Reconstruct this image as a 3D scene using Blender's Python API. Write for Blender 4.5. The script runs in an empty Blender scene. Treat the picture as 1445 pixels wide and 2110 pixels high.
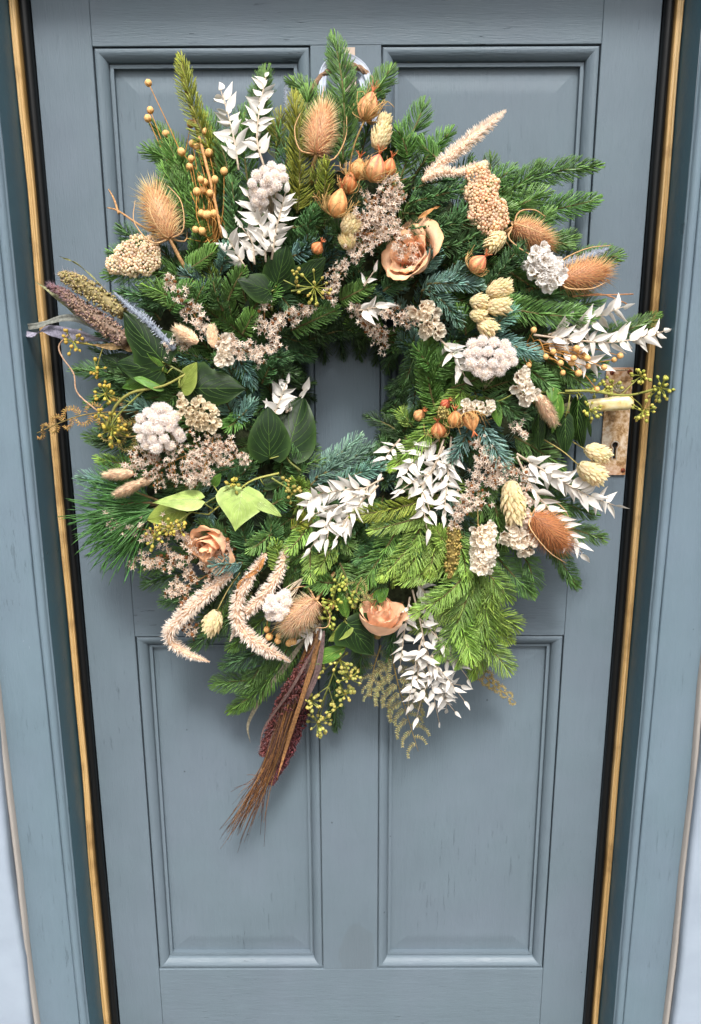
import bpy, math, random
import numpy as np
from mathutils import Matrix, Vector

# ------------------------------------------------------------------ camera, sky, sun, exposure
SC = bpy.context.scene
F = 1600.0                      # focal length in photo pixels (photo 1445 x 2110)
ZC = 1.50                       # camera height
CAMX, CAMD = 0.0065, 1.1595
PITCH, YAW, ROLL = 0.23147, -0.00332, 0.00415
def cam_axes():
    cy, sy, cp, sp = math.cos(YAW), math.sin(YAW), math.cos(PITCH), math.sin(PITCH)
    fwd = np.array([sy*cp, cy*cp, -sp]); right = np.array([cy, -sy, 0.0]); down = np.cross(fwd, right)
    c, s = math.cos(ROLL), math.sin(ROLL)
    return np.array([c*right+s*down, -s*right+c*down, fwd])
AX = cam_axes(); CAM = np.array([CAMX, -CAMD, ZC])
cd = bpy.data.cameras.new('camera'); cam = bpy.data.objects.new('camera', cd)
SC.collection.objects.link(cam)
cd.sensor_width = 36.0; cd.lens = F/2110*36.0; cd.clip_start = 0.02; cd.clip_end = 200
m = np.eye(4); m[:3, 0] = AX[0]; m[:3, 1] = -AX[1]; m[:3, 2] = -AX[2]; m[:3, 3] = CAM
cam.matrix_world = Matrix(m.tolist()); SC.camera = cam

SUN_EL, SUN_AZ = 54.0, 5.0      # degrees above the horizon; degrees to the right of straight in front of the door
wd = bpy.data.worlds.new('World'); SC.world = wd; wd.use_nodes = True
nt = wd.node_tree; bgn = nt.nodes['Background']
sky = nt.nodes.new('ShaderNodeTexSky'); sky.sky_type = 'NISHITA'; sky.sun_disc = False
sky.sun_elevation = math.radians(SUN_EL); sky.sun_rotation = math.radians(180-SUN_AZ)
sky.air_density = 1.0; sky.dust_density = 6.0; sky.ozone_density = 1.0
hs = nt.nodes.new('ShaderNodeHueSaturation'); hs.inputs['Saturation'].default_value = 0.28
nt.links.new(sky.outputs[0], hs.inputs['Color']); nt.links.new(hs.outputs[0], bgn.inputs['Color'])
bgn.inputs['Strength'].default_value = 0.085
sl = bpy.data.lights.new('sun', 'SUN'); sl.energy = 1.5; sl.angle = math.radians(13); sl.color = (1.0, 0.96, 0.91)
so = bpy.data.objects.new('sun', sl); SC.collection.objects.link(so)
_e, _a = math.radians(SUN_EL), math.radians(SUN_AZ)
sdir = Vector((math.sin(_a)*math.cos(_e), -math.cos(_a)*math.cos(_e), math.sin(_e)))
so.rotation_euler = sdir.to_track_quat('Z', 'Y').to_euler(); so.location = sdir*6
SC.view_settings.view_transform = 'Standard'; SC.view_settings.look = 'None'
SC.view_settings.exposure = 1.40; SC.view_settings.gamma = 1.0; SC.view_settings.use_curve_mapping = False
SC.render.engine = 'CYCLES'; SC.cycles.use_denoising = True
SC.cycles.max_bounces = 12; SC.cycles.diffuse_bounces = 9; SC.cycles.glossy_bounces = 2; SC.cycles.transmission_bounces = 8
SC.cycles.caustics_reflective = False; SC.cycles.caustics_refractive = False

# ------------------------------------------------------------------ pixel -> world at a real depth in front of the door
def P(x, y, d=0.0):
    v = np.array([(x-722.5)/F, (y-1055)/F, 1.0]) @ AX
    return CAM + v*((-d-CAM[1])/v[1])
def mpp(p): return float((np.asarray(p)-CAM) @ AX[2])/F
CX, CY, RM = 716.0, 822.0, 335.0
def surf(x, y):                 # depth of the wreath's front over the door: a flattened ring
    r = math.hypot(x-CX, (y-CY)*0.96)
    q = (r-RM)/(225.0 if r < RM else 300.0)
    return 0.036+0.078*math.sqrt(max(0.0, 1-q*q))
def S(x, y, off=0.0): return P(x, y, max(0.012, surf(x, y)+off))
def unit(v): v = np.asarray(v, float); return v/(np.linalg.norm(v, axis=-1, keepdims=True)+1e-12)
TOCAM = np.array([0.0, -1.0, 0.0])
def view(p): return unit(CAM-np.asarray(p))

def spline(pts, off=0.0, n=16):
    """smooth path through photo points (x, y[, off]) at wreath depth"""
    o = off if isinstance(off, (tuple, list)) else (off, off)
    k = len(pts); W = []
    for i, p in enumerate(pts):
        e = p[2] if len(p) > 2 else o[0]+(o[1]-o[0])*i/max(1, k-1)
        W.append(S(p[0], p[1], e))
    return crom(np.array(W), n)
def crom(W, n=16):
    k = len(W)
    if k == 1: return np.repeat(W, n, 0)
    A = np.vstack([2*W[0]-W[1], W, 2*W[-1]-W[-2]])
    out = []
    for t in np.linspace(0, k-1, n):
        i = min(int(t), k-2); u = t-i; a, b, c, d = A[i:i+4]
        out.append(0.5*((2*b)+(c-a)*u+(2*a-5*b+4*c-d)*u*u+(3*b-a-3*c+d)*u**3))
    return np.array(out)
def arclen(path):
    s = np.concatenate([[0], np.cumsum(np.linalg.norm(np.diff(path, axis=0), axis=1))]); return s
def along(path, t):
    s = arclen(path); q = np.asarray(t)*s[-1]
    pos = np.stack([np.interp(q, s, path[:, i]) for i in range(3)], -1)
    e = s[-1]*0.02+1e-5
    a = np.stack([np.interp(np.clip(q-e, 0, s[-1]), s, path[:, i]) for i in range(3)], -1)
    b = np.stack([np.interp(np.clip(q+e, 0, s[-1]), s, path[:, i]) for i in range(3)], -1)
    return pos, unit(b-a)

# ------------------------------------------------------------------ materials
def lin(c):
    if isinstance(c, str):
        c = [int(c[i:i+2], 16)/255 for i in (0, 2, 4)]
        c = [x/12.92 if x <= 0.04045 else ((x+0.055)/1.055)**2.4 for x in c]
    return np.array(c, float)
MATS = {}
def organic(name, rough=0.55, trans=0.0, spec=0.35, noise=0.25, nscale=160.0, bump=0.0, bscale=500.0, sheen=0.0):
    """plant matter: pigment from the mesh colour, mottled by noise, with some light passing through"""
    mt = bpy.data.materials.new(name); mt.use_nodes = True; t = mt.node_tree; N = t.nodes; L = t.links
    b = N['Principled BSDF']; b.inputs['Roughness'].default_value = rough; b.inputs['Specular IOR Level'].default_value = spec
    at = N.new('ShaderNodeAttribute'); at.attribute_name = 'Col'
    tc = N.new('ShaderNodeTexCoord'); nz = N.new('ShaderNodeTexNoise'); nz.inputs['Scale'].default_value = nscale
    nz.inputs['Detail'].default_value = 4.0; L.new(tc.outputs['Object'], nz.inputs['Vector'])
    mr = N.new('ShaderNodeMapRange'); mr.inputs['From Min'].default_value = 0.3; mr.inputs['From Max'].default_value = 0.7
    mr.inputs['To Min'].default_value = 1-noise; mr.inputs['To Max'].default_value = 1+noise; L.new(nz.outputs['Fac'], mr.inputs['Value'])
    mx = N.new('ShaderNodeVectorMath'); mx.operation = 'SCALE'
    L.new(at.outputs['Color'], mx.inputs[0]); L.new(mr.outputs[0], mx.inputs['Scale'])
    L.new(mx.outputs[0], b.inputs['Base Color'])
    if sheen: b.inputs['Sheen Weight'].default_value = sheen
    if bump:
        n2 = N.new('ShaderNodeTexNoise'); n2.inputs['Scale'].default_value = bscale; n2.inputs['Detail'].default_value = 5
        L.new(tc.outputs['Object'], n2.inputs['Vector'])
        bp = N.new('ShaderNodeBump'); bp.inputs['Strength'].default_value = bump; bp.inputs['Distance'].default_value = 0.001
        L.new(n2.outputs['Fac'], bp.inputs['Height']); L.new(bp.outputs[0], b.inputs['Normal'])
    if trans:
        tr = N.new('ShaderNodeBsdfTranslucent'); ms = N.new('ShaderNodeMixShader'); ms.inputs[0].default_value = trans
        L.new(mx.outputs[0], tr.inputs['Color']); L.new(b.outputs[0], ms.inputs[1]); L.new(tr.outputs[0], ms.inputs[2])
        L.new(ms.outputs[0], N['Material Output'].inputs['Surface'])
    MATS[name] = mt; return mt
organic('needle', rough=0.42, trans=0.18, spec=0.45, noise=0.18, nscale=90)
organic('bark', rough=0.85, noise=0.35, nscale=300, bump=0.5)
organic('white_leaf', rough=0.6, trans=0.28, noise=0.06, nscale=120, bump=0.15, bscale=900)
t_ = MATS['white_leaf'].node_tree; tc_ = t_.nodes.new('ShaderNodeTexCoord'); mp_ = t_.nodes.new('ShaderNodeMapping'); mp_.inputs['Scale'].default_value = (1.2, 26, 1)
wv_ = t_.nodes.new('ShaderNodeTexNoise'); wv_.inputs['Scale'].default_value = 2.2; wv_.inputs['Detail'].default_value = 3
t_.links.new(tc_.outputs['Object'], mp_.inputs['Vector']); t_.links.new(mp_.outputs[0], wv_.inputs['Vector'])
bp_ = t_.nodes.new('ShaderNodeBump'); bp_.inputs['Strength'].default_value = 0.16; bp_.inputs['Distance'].default_value = 0.02
t_.links.new(wv_.outputs['Fac'], bp_.inputs['Height']); t_.links.new(bp_.outputs[0], t_.nodes['Principled BSDF'].inputs['Normal'])
organic('ivy', rough=0.45, trans=0.10, spec=0.25, noise=0.22, nscale=90, bump=0.2, bscale=260)
organic('petal', rough=0.7, trans=0.22, noise=0.12, nscale=70, bump=0.45, bscale=420, sheen=0.2)
organic('papery', rough=0.75, trans=0.5, spec=0.1, noise=0.04, nscale=220)
organic('dried', rough=0.8, trans=0.28, spec=0.2, noise=0.18, nscale=220)
organic('pod', rough=0.55, trans=0.05, noise=0.28, nscale=200, bump=0.3, bscale=600)
organic('silver', rough=0.35, spec=0.8, noise=0.2, nscale=200)
organic('husk', rough=0.6, trans=0.15, noise=0.4, nscale=260, bump=0.3)
organic('moss', rough=0.95, noise=0.6, nscale=140, bump=1.0, bscale=240)
organic('cloth', rough=0.7, trans=0.2, noise=0.04, bump=0.2, bscale=1500)

def nodes(name):
    mt = bpy.data.materials.new(name); mt.use_nodes = True; MATS[name] = mt
    return mt, mt.node_tree.nodes, mt.node_tree.links, mt.node_tree.nodes['Principled BSDF']
def ramp(N, pairs):
    r = N.new('ShaderNodeValToRGB'); e = r.color_ramp.elements
    while len(e) < len(pairs): e.new(0.5)
    for q, (p, c) in zip(e, pairs): q.position = p; q.color = (*lin(c), 1)
    return r
def paint(name, base, grain, rough=0.44, crack=0.28, stain=None):
    """old brushed gloss paint over wood; grain = which way the board runs ('x' or 'z')"""
    mt, N, L, b = nodes(name)
    tc = N.new('ShaderNodeNewGeometry')
    def noise(scale, vec, detail=4, rough_=0.55):
        mp = N.new('ShaderNodeMapping'); mp.inputs['Scale'].default_value = vec; L.new(tc.outputs['Position'], mp.inputs['Vector'])
        z = N.new('ShaderNodeTexNoise'); z.inputs['Scale'].default_value = scale; z.inputs['Detail'].default_value = detail
        z.inputs['Roughness'].default_value = rough_; L.new(mp.outputs[0], z.inputs['Vector']); return z
    along_ = (1, 1, 14) if grain == 'x' else (14, 1, 1)
    big = noise(3.0, (1, 1, 1), 5); streak = noise(9.0, along_, 6, 0.65); fine = noise(46.0, along_, 4, 0.6)
    blot = noise(16.0, (1, 1, 1), 3)
    def scale_of(z, lo, hi, a=0.3, c=0.7):
        r = N.new('ShaderNodeMapRange'); r.inputs['From Min'].default_value = a; r.inputs['From Max'].default_value = c
        r.inputs['To Min'].default_value = lo; r.inputs['To Max'].default_value = hi; L.new(z.outputs['Fac'], r.inputs['Value']); return r
    def mul(a, c):
        q = N.new('ShaderNodeMath'); q.operation = 'MULTIPLY'; L.new(a.outputs[0], q.inputs[0]); L.new(c.outputs[0], q.inputs[1]); return q
    k = mul(mul(scale_of(big, 0.92, 1.07), scale_of(streak, 0.982, 1.018)), scale_of(blot, 0.975, 1.025))
    rgb = N.new('ShaderNodeRGB'); rgb.outputs[0].default_value = (*lin(base), 1)
    # faint violet / green drift of the old paint
    hue = N.new('ShaderNodeMixRGB'); hue.blend_type = 'MIX'
    hue.inputs['Color2'].default_value = (*(lin(base)*np.array([1.035, 0.995, 1.02])), 1)
    L.new(rgb.outputs[0], hue.inputs['Color1']); big2 = noise(5.5, (1, 1, 1), 3); sr = scale_of(big2, 0, 1, 0.4, 0.65); L.new(sr.outputs[0], hue.inputs['Fac'])
    mx = N.new('ShaderNodeVectorMath'); mx.operation = 'SCALE'; L.new(hue.outputs[0], mx.inputs[0]); L.new(k.outputs[0], mx.inputs['Scale'])
    last = mx
    # hairline checks along the grain
    ck = noise(20.0, (1, 1, 13) if grain == 'x' else (13, 1, 1), 3, 0.7)
    cr = scale_of(ck, 1.0, 0.0, 0.64, 0.67); zone = scale_of(noise(4.2, (1, 1, 1), 2), 0, 1, 0.50, 0.62)
    inv = N.new('ShaderNodeMath'); inv.operation = 'SUBTRACT'; inv.inputs[0].default_value = 1.0; L.new(cr.outputs[0], inv.inputs[1])
    cz = mul(inv, zone)
    cs = N.new('ShaderNodeMath'); cs.operation = 'MULTIPLY'; cs.inputs[1].default_value = crack; L.new(cz.outputs[0], cs.inputs[0])
    dk = N.new('ShaderNodeMixRGB'); dk.inputs['Color2'].default_value = (*(lin(base)*0.22), 1)
    L.new(cs.outputs[0], dk.inputs['Fac']); L.new(last.outputs[0], dk.inputs['Color1']); last = dk
    # pale scuffs where the paint has rubbed
    sc = noise(60.0, (1, 1, 3) if grain == 'x' else (3, 1, 1), 6, 0.75); s1 = scale_of(sc, 0, 1, 0.66, 0.74)
    z2 = scale_of(noise(6.0, (1, 1, 1), 2), 0, 1, 0.54, 0.66); s2 = mul(s1, z2)
    s3 = N.new('ShaderNodeMath'); s3.operation = 'MULTIPLY'; s3.inputs[1].default_value = 0.38; L.new(s2.outputs[0], s3.inputs[0])
    lt = N.new('ShaderNodeMixRGB'); lt.inputs['Color2'].default_value = (0.52, 0.58, 0.64, 1)
    L.new(s3.outputs[0], lt.inputs['Fac']); L.new(last.outputs[0], lt.inputs['Color1']); last = lt
    vo = N.new('ShaderNodeTexVoronoi'); vo.inputs['Scale'].default_value = 17.0; L.new(tc.outputs['Position'], vo.inputs['Vector'])
    sp = N.new('ShaderNodeMapRange'); sp.inputs['From Min'].default_value = 0.020; sp.inputs['From Max'].default_value = 0.034; sp.inputs['To Min'].default_value = 0.7; sp.inputs['To Max'].default_value = 0.0
    L.new(vo.outputs['Distance'], sp.inputs['Value']); dsp = N.new('ShaderNodeMixRGB'); dsp.inputs['Color2'].default_value = (*(lin(base)*0.25), 1)
    L.new(sp.outputs[0], dsp.inputs['Fac']); L.new(last.outputs[0], dsp.inputs['Color1']); last = dsp
    if stain is not None:
        vs = N.new('ShaderNodeVectorMath'); vs.operation = 'SUBTRACT'; vs.inputs[1].default_value = stain; L.new(tc.outputs['Position'], vs.inputs[0])
        vm = N.new('ShaderNodeVectorMath'); vm.operation = 'MULTIPLY'; vm.inputs[1].default_value = (30, 0, 17); L.new(vs.outputs[0], vm.inputs[0])
        vl = N.new('ShaderNodeVectorMath'); vl.operation = 'LENGTH'; L.new(vm.outputs[0], vl.inputs[0])
        va = N.new('ShaderNodeMath'); va.operation = 'ADD'; L.new(vl.outputs['Value'], va.inputs[0]); L.new(blot.outputs['Fac'], va.inputs[1])
        vr = N.new('ShaderNodeMapRange'); vr.inputs['From Min'].default_value = 1.38; vr.inputs['From Max'].default_value = 1.50; vr.inputs['To Min'].default_value = 0.26; vr.inputs['To Max'].default_value = 0.0; L.new(va.outputs[0], vr.inputs['Value'])
        ds = N.new('ShaderNodeMixRGB'); ds.inputs['Color2'].default_value = (*(lin(base)*np.array([.80, .72, .66])), 1); L.new(vr.outputs[0], ds.inputs['Fac']); L.new(last.outputs[0], ds.inputs['Color1']); last = ds
    L.new(last.outputs[0], b.inputs['Base Color'])
    rr = scale_of(blot, rough-0.08, rough+0.14); L.new(rr.outputs[0], b.inputs['Roughness'])
    b.inputs['Specular IOR Level'].default_value = 0.3
    bp = N.new('ShaderNodeBump'); bp.inputs['Strength'].default_value = 0.5; bp.inputs['Distance'].default_value = 0.0012
    ad = N.new('ShaderNodeMath'); ad.operation = 'ADD'; L.new(fine.outputs['Fac'], ad.inputs[0]); L.new(streak.outputs['Fac'], ad.inputs[1])
    sb = N.new('ShaderNodeMath'); sb.operation = 'SUBTRACT'; L.new(ad.outputs[0], sb.inputs[0]); L.new(cz.outputs[0], sb.inputs[1])
    L.new(sb.outputs[0], bp.inputs['Height']); L.new(bp.outputs[0], b.inputs['Normal'])
    return mt
DOORC = '5f6d76'
paint('paint_vertical', DOORC, 'z', stain=tuple(P(735, 1965, 0))); paint('paint_horizontal', DOORC, 'x', crack=0.8)
paint('frame_paint', '62747f', 'z', rough=0.42); paint('reveal_paint', '43606b', 'z', rough=0.42, crack=0.3)

mt, N, L, b = nodes('gilt_strip')
g = N.new('ShaderNodeNewGeometry'); mp = N.new('ShaderNodeMapping'); mp.inputs['Scale'].default_value = (420, 1, 3)
nz = N.new('ShaderNodeTexNoise'); nz.inputs['Scale'].default_value = 1.0; nz.inputs['Detail'].default_value = 4
L.new(g.outputs['Position'], mp.inputs['Vector']); L.new(mp.outputs[0], nz.inputs['Vector'])
r = ramp(N, [(0.3, '9c7b48'), (0.5, 'c09c66'), (0.72, 'd8bd8e')]); L.new(nz.outputs['Fac'], r.inputs[0])
n3 = N.new('ShaderNodeTexNoise'); n3.inputs['Scale'].default_value = 22; n3.inputs['Detail'].default_value = 6; L.new(g.outputs['Position'], n3.inputs['Vector'])
m3 = N.new('ShaderNodeMapRange'); m3.inputs['From Min'].default_value = 0.52; m3.inputs['From Max'].default_value = 0.72; m3.inputs['To Max'].default_value = 0.75; L.new(n3.outputs['Fac'], m3.inputs['Value'])
x3 = N.new('ShaderNodeMixRGB'); x3.inputs['Color2'].default_value = (*lin('7a5a34'), 1); L.new(m3.outputs[0], x3.inputs['Fac']); L.new(r.outputs[0], x3.inputs['Color1']); L.new(x3.outputs[0], b.inputs['Base Color'])
b.inputs['Metallic'].default_value = 0.1; b.inputs['Roughness'].default_value = 0.45
mt, N, L, b = nodes('rubber'); b.inputs['Base Color'].default_value = (0.0022, 0.0026, 0.003, 1); b.inputs['Roughness'].default_value = 0.4; b.inputs['Specular IOR Level'].default_value = 0.3
mt, N, L, b = nodes('recess_shade'); b.inputs['Base Color'].default_value = (0.004, 0.004, 0.004, 1); b.inputs['Roughness'].default_value = 0.9  # flat black standing in for shade inside the keyhole and screw slots

mt, N, L, b = nodes('wall_render')
g = N.new('ShaderNodeNewGeometry'); nz = N.new('ShaderNodeTexNoise'); nz.inputs['Scale'].default_value = 12; nz.inputs['Detail'].default_value = 6
L.new(g.outputs['Position'], nz.inputs['Vector']); r = ramp(N, [(0.3, '8793a1'), (0.7, '939fad')])
L.new(nz.outputs['Fac'], r.inputs[0]); L.new(r.outputs[0], b.inputs['Base Color']); b.inputs['Roughness'].default_value = 0.75
bp = N.new('ShaderNodeBump'); bp.inputs['Strength'].default_value = 0.5; bp.inputs['Distance'].default_value = 0.004
L.new(nz.outputs['Fac'], bp.inputs['Height']); L.new(bp.outputs[0], b.inputs['Normal'])
mt, N, L, b = nodes('mastic'); b.inputs['Base Color'].default_value = (*lin('948f8a'), 1); b.inputs['Roughness'].default_value = 0.8

# lock plate: cream lacquer flaking off brassy brown metal, rust towards the screws
mt, N, L, b = nodes('lock_plate')
g = N.new('ShaderNodeNewGeometry')
n1 = N.new('ShaderNodeTexNoise'); n1.inputs['Scale'].default_value = 150; n1.inputs['Detail'].default_value = 8; n1.inputs['Roughness'].default_value = 0.7
n2 = N.new('ShaderNodeTexNoise'); n2.inputs['Scale'].default_value = 34; n2.inputs['Detail'].default_value = 3
for q in (n1, n2): L.new(g.outputs['Position'], q.inputs['Vector'])
ad = N.new('ShaderNodeMath'); ad.operation = 'ADD'; L.new(n1.outputs['Fac'], ad.inputs[0]); L.new(n2.outputs['Fac'], ad.inputs[1])
r = ramp(N, [(0.38, '5f4730'), (0.44, '937047'), (0.48, 'b4946c'), (0.52, 'c6ad92'), (0.60, 'dccfba')])
hf = N.new('ShaderNodeMath'); hf.operation = 'MULTIPLY'; hf.inputs[1].default_value = 0.5; L.new(ad.outputs[0], hf.inputs[0])
L.new(hf.outputs[0], r.inputs[0])
sep = N.new('ShaderNodeSeparateXYZ'); L.new(g.outputs['Position'], sep.inputs[0])
cxs = N.new('ShaderNodeMath'); cxs.operation = 'SUBTRACT'; cxs.inputs[1].default_value = ZC-0.1375; L.new(sep.outputs['Z'], cxs.inputs[0])
ab = N.new('ShaderNodeMath'); ab.operation = 'ABSOLUTE'; L.new(cxs.outputs[0], ab.inputs[0])
rr = N.new('ShaderNodeMapRange'); rr.inputs['From Min'].default_value = 0.058; rr.inputs['From Max'].default_value = 0.085; L.new(ab.outputs[0], rr.inputs['Value'])
rm = N.new('ShaderNodeMath'); rm.operation = 'MULTIPLY'; L.new(rr.outputs[0], rm.inputs[0]); L.new(n2.outputs['Fac'], rm.inputs[1])
mx = N.new('ShaderNodeMixRGB'); mx.inputs['Color2'].default_value = (*lin('9a4a1c'), 1); L.new(rm.outputs[0], mx.inputs['Fac']); L.new(r.outputs[0], mx.inputs['Color1'])
L.new(mx.outputs[0], b.inputs['Base Color']); b.inputs['Roughness'].default_value = 0.5; b.inputs['Metallic'].default_value = 0.15
bp = N.new('ShaderNodeBump'); bp.inputs['Strength'].default_value = 0.5; bp.inputs['Distance'].default_value = 0.0008
L.new(n1.outputs['Fac'], bp.inputs['Height']); L.new(bp.outputs[0], b.inputs['Normal'])
mt, N, L, b = nodes('rust'); nz = N.new('ShaderNodeTexNoise'); nz.inputs['Scale'].default_value = 400
g = N.new('ShaderNodeNewGeometry'); L.new(g.outputs['Position'], nz.inputs['Vector'])
r = ramp(N, [(0.35, '3a1c10'), (0.65, '8a3f1c')]); L.new(nz.outputs['Fac'], r.inputs[0]); L.new(r.outputs[0], b.inputs['Base Color']); b.inputs['Roughness'].default_value = 0.8
mt, N, L, b = nodes('old_brass'); nz = N.new('ShaderNodeTexNoise'); nz.inputs['Scale'].default_value = 90; nz.inputs['Detail'].default_value = 5
g = N.new('ShaderNodeNewGeometry'); L.new(g.outputs['Position'], nz.inputs['Vector'])
r = ramp(N, [(0.3, 'c2a058'), (0.45, 'e6d196'), (0.7, 'f4e9c6')]); L.new(nz.outputs['Fac'], r.inputs[0]); L.new(r.outputs[0], b.inputs['Base Color'])
b.inputs['Roughness'].default_value = 0.28; b.inputs['Metallic'].default_value = 0.12
mt, N, L, b = nodes('hook_metal'); b.inputs['Base Color'].default_value = (*lin('a9998c'), 1); b.inputs['Roughness'].default_value = 0.45; b.inputs['Metallic'].default_value = 0.5

# ------------------------------------------------------------------ mesh helpers
class MB:
    def __init__(s): s.v = []; s.f = []; s.c = []; s.m = []; s.n = 0
    def add(s, v, faces, col=(1, 1, 1), mi=0):
        v = np.asarray(v, float).reshape(-1, 3); c = np.asarray(col, float)
        s.v.append(v); s.c.append(np.broadcast_to(c, v.shape) if c.ndim < 2 else c)
        for f in faces:                                   # list of (k, m) index arrays
            f = np.asarray(f, int); s.f.append(f+s.n); s.m.append(np.full(len(f), mi))
        s.n += len(v)
    def inst(s, tv, tf, pos, fr, sc, col, mi=0):
        """copies of a template: tv (k,3); fr (n,3,3) rows are the local axes; sc (n,3); col (n,3) or (n,k,3)"""
        n, k = len(pos), len(tv)
        if n == 0: return
        v = np.einsum('nka,nab->nkb', tv[None]*sc[:, None, :], fr)+pos[:, None, :]
        col = np.asarray(col); col = np.broadcast_to(col[:, None, :], (n, k, 3)) if col.ndim == 2 else col
        o = (np.arange(n)*k)
        s.add(v.reshape(-1, 3), [(f[None]+o[:, None, None]).reshape(-1, f.shape[1]) for f in tf], col.reshape(-1, 3), mi)
    def tube(s, path, rad, col=(1, 1, 1), sides=6, mi=0, cap=True):
        path = np.asarray(path, float); n = len(path); rad = np.broadcast_to(np.asarray(rad, float), (n,))
        T = unit(np.gradient(path, axis=0)); u = np.cross(T[0], [0.31, 0.57, 0.76]); u = unit(u); rings = []
        for i in range(n):
            u = unit(u-T[i]*np.dot(u, T[i])); w = np.cross(T[i], u); a = np.arange(sides)*2*math.pi/sides
            rings.append(path[i]+rad[i]*(np.cos(a)[:, None]*u+np.sin(a)[:, None]*w))
        v = np.concatenate(rings); j = np.arange(sides); q = []
        for i in range(n-1):
            q.append(np.stack([i*sides+j, i*sides+(j+1) % sides, (i+1)*sides+(j+1) % sides, (i+1)*sides+j], 1))
        fs = [np.concatenate(q)]
        if cap: fs += [np.array([list(range(sides))[::-1]]), np.array([[(n-1)*sides+k for k in range(sides)]])]
        c = np.asarray(col, float)
        if c.ndim == 2: c = np.repeat(c, sides, 0)
        s.add(v, fs, c, mi)
    def grid(s, G, col=(1, 1, 1), mi=0, loop=False):
        G = np.asarray(G); a, b_ = G.shape[:2]; i, j = np.meshgrid(np.arange(a-1), np.arange(b_ if loop else b_-1), indexing='ij')
        j2 = (j+1) % b_; q = np.stack([i*b_+j, i*b_+j2, (i+1)*b_+j2, (i+1)*b_+j], -1).reshape(-1, 4)
        c = np.asarray(col, float); s.add(G.reshape(-1, 3), [q], c.reshape(-1, 3) if c.ndim == 3 else c, mi)
    def mesh(s, name, mats, origin=(0, 0, 0), smooth=True):
        v = np.concatenate(s.v)-np.asarray(origin, float); c = np.concatenate(s.c)
        loops = np.concatenate([f.ravel() for f in s.f]); sizes = np.concatenate([np.full(len(f), f.shape[1]) for f in s.f])
        me = bpy.data.meshes.new(name); me.vertices.add(len(v)); me.vertices.foreach_set('co', v.astype(np.float32).ravel())
        me.loops.add(len(loops)); me.loops.foreach_set('vertex_index', loops.astype(np.int32))
        me.polygons.add(len(sizes)); me.polygons.foreach_set('loop_start', np.concatenate([[0], np.cumsum(sizes)[:-1]]).astype(np.int32))
        me.polygons.foreach_set('material_index', np.concatenate(s.m).astype(np.int32))
        me.polygons.foreach_set('use_smooth', np.full(len(sizes), smooth))
        a = me.color_attributes.new('Col', 'FLOAT_COLOR', 'POINT')
        a.data.foreach_set('color', np.concatenate([c, np.ones((len(c), 1))], 1).astype(np.float32).ravel())
        for q in mats: me.materials.append(MATS[q])
        me.update(calc_edges=True); me.validate(); return me
def link(name, data, parent=None, loc=(0, 0, 0), label=None, kind=None, cat=None, group=None):
    o = bpy.data.objects.new(name, data); SC.collection.objects.link(o); o.location = Vector([float(q) for q in loc])
    if parent: o.parent = parent
    for k, v in (('label', label), ('kind', kind), ('category', cat), ('group', group)):
        if v: o[k] = v
    return o
def boxv(x0, x1, y0, y1, z0, z1):
    return np.array([[x, y, z] for x in (x0, x1) for y in (y0, y1) for z in (z0, z1)])
BOXF = [np.array([[0, 1, 3, 2], [4, 6, 7, 5], [0, 4, 5, 1], [2, 3, 7, 6], [0, 2, 6, 4], [1, 5, 7, 3]])]
def board(name, parent, x0, x1, y0, y1, z0, z1, mat, bev=0.0012, loc=None, **kw):
    import bmesh
    me = bpy.data.meshes.new(name); bm = bmesh.new()
    vs = [bm.verts.new(p) for p in boxv(x0, x1, y0, y1, z0, z1)]
    for f in BOXF[0]: bm.faces.new([vs[i] for i in f])
    bmesh.ops.recalc_face_normals(bm, faces=bm.faces)
    if bev: bmesh.ops.bevel(bm, geom=bm.edges[:], offset=bev, segments=2, profile=0.5, affect='EDGES')
    for f in bm.faces: f.smooth = False
    bm.to_mesh(me); bm.free(); me.materials.append(MATS[mat])
    return link(name, me, parent, **kw)

# ================================================================== the door
door = link('door', None, label='blue grey painted four panel wooden door behind the wreath', cat='door')
DX = 0.42
ZT, ZU, ZL, ZB = ZC+0.3715, ZC-0.290, ZC-0.4766, ZC-1.1102      # upper panels top / bottom, lower panels top / bottom
Z0, Z1 = 0.012, ZC+0.485
XS = 0.3424; XM0, XM1 = -0.0490, 0.0467
for a, b_ in ((-DX, -XS), (XS, DX)): board('stile', door, a, b_, 0, 0.042, Z0, Z1, 'paint_vertical')
for nm, a, b_ in (('top_rail', ZT, Z1), ('lock_rail', ZL, ZU), ('bottom_rail', Z0, ZB)):
    board(nm, door, -XS+0.0002, XS-0.0002, 0.0004, 0.041, a, b_, 'paint_horizontal', bev=0.0009)
for a, b_ in ((ZU, ZT), (ZB, ZL)):
    board('muntin', door, XM0, XM1, 0.0002, 0.040, a+0.0002, b_-0.0002, 'paint_vertical', bev=0.0009)
PROF = [(0, .0095), (.0017, .0095), (.0019, .0030), (.0030, .0021), (.0045, .0017), (.0062, .0016), (.0080, .0020), (.0098, .0028), (.0114, .0038), (.0130, .0051), (.0146, .0067),
        (.0160, .0086), (.0170, .0108), (.0176, .0150), (.0190, .0150), (.0192, .0126), (.0234, .0128), (.0236, .0240)]
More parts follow.
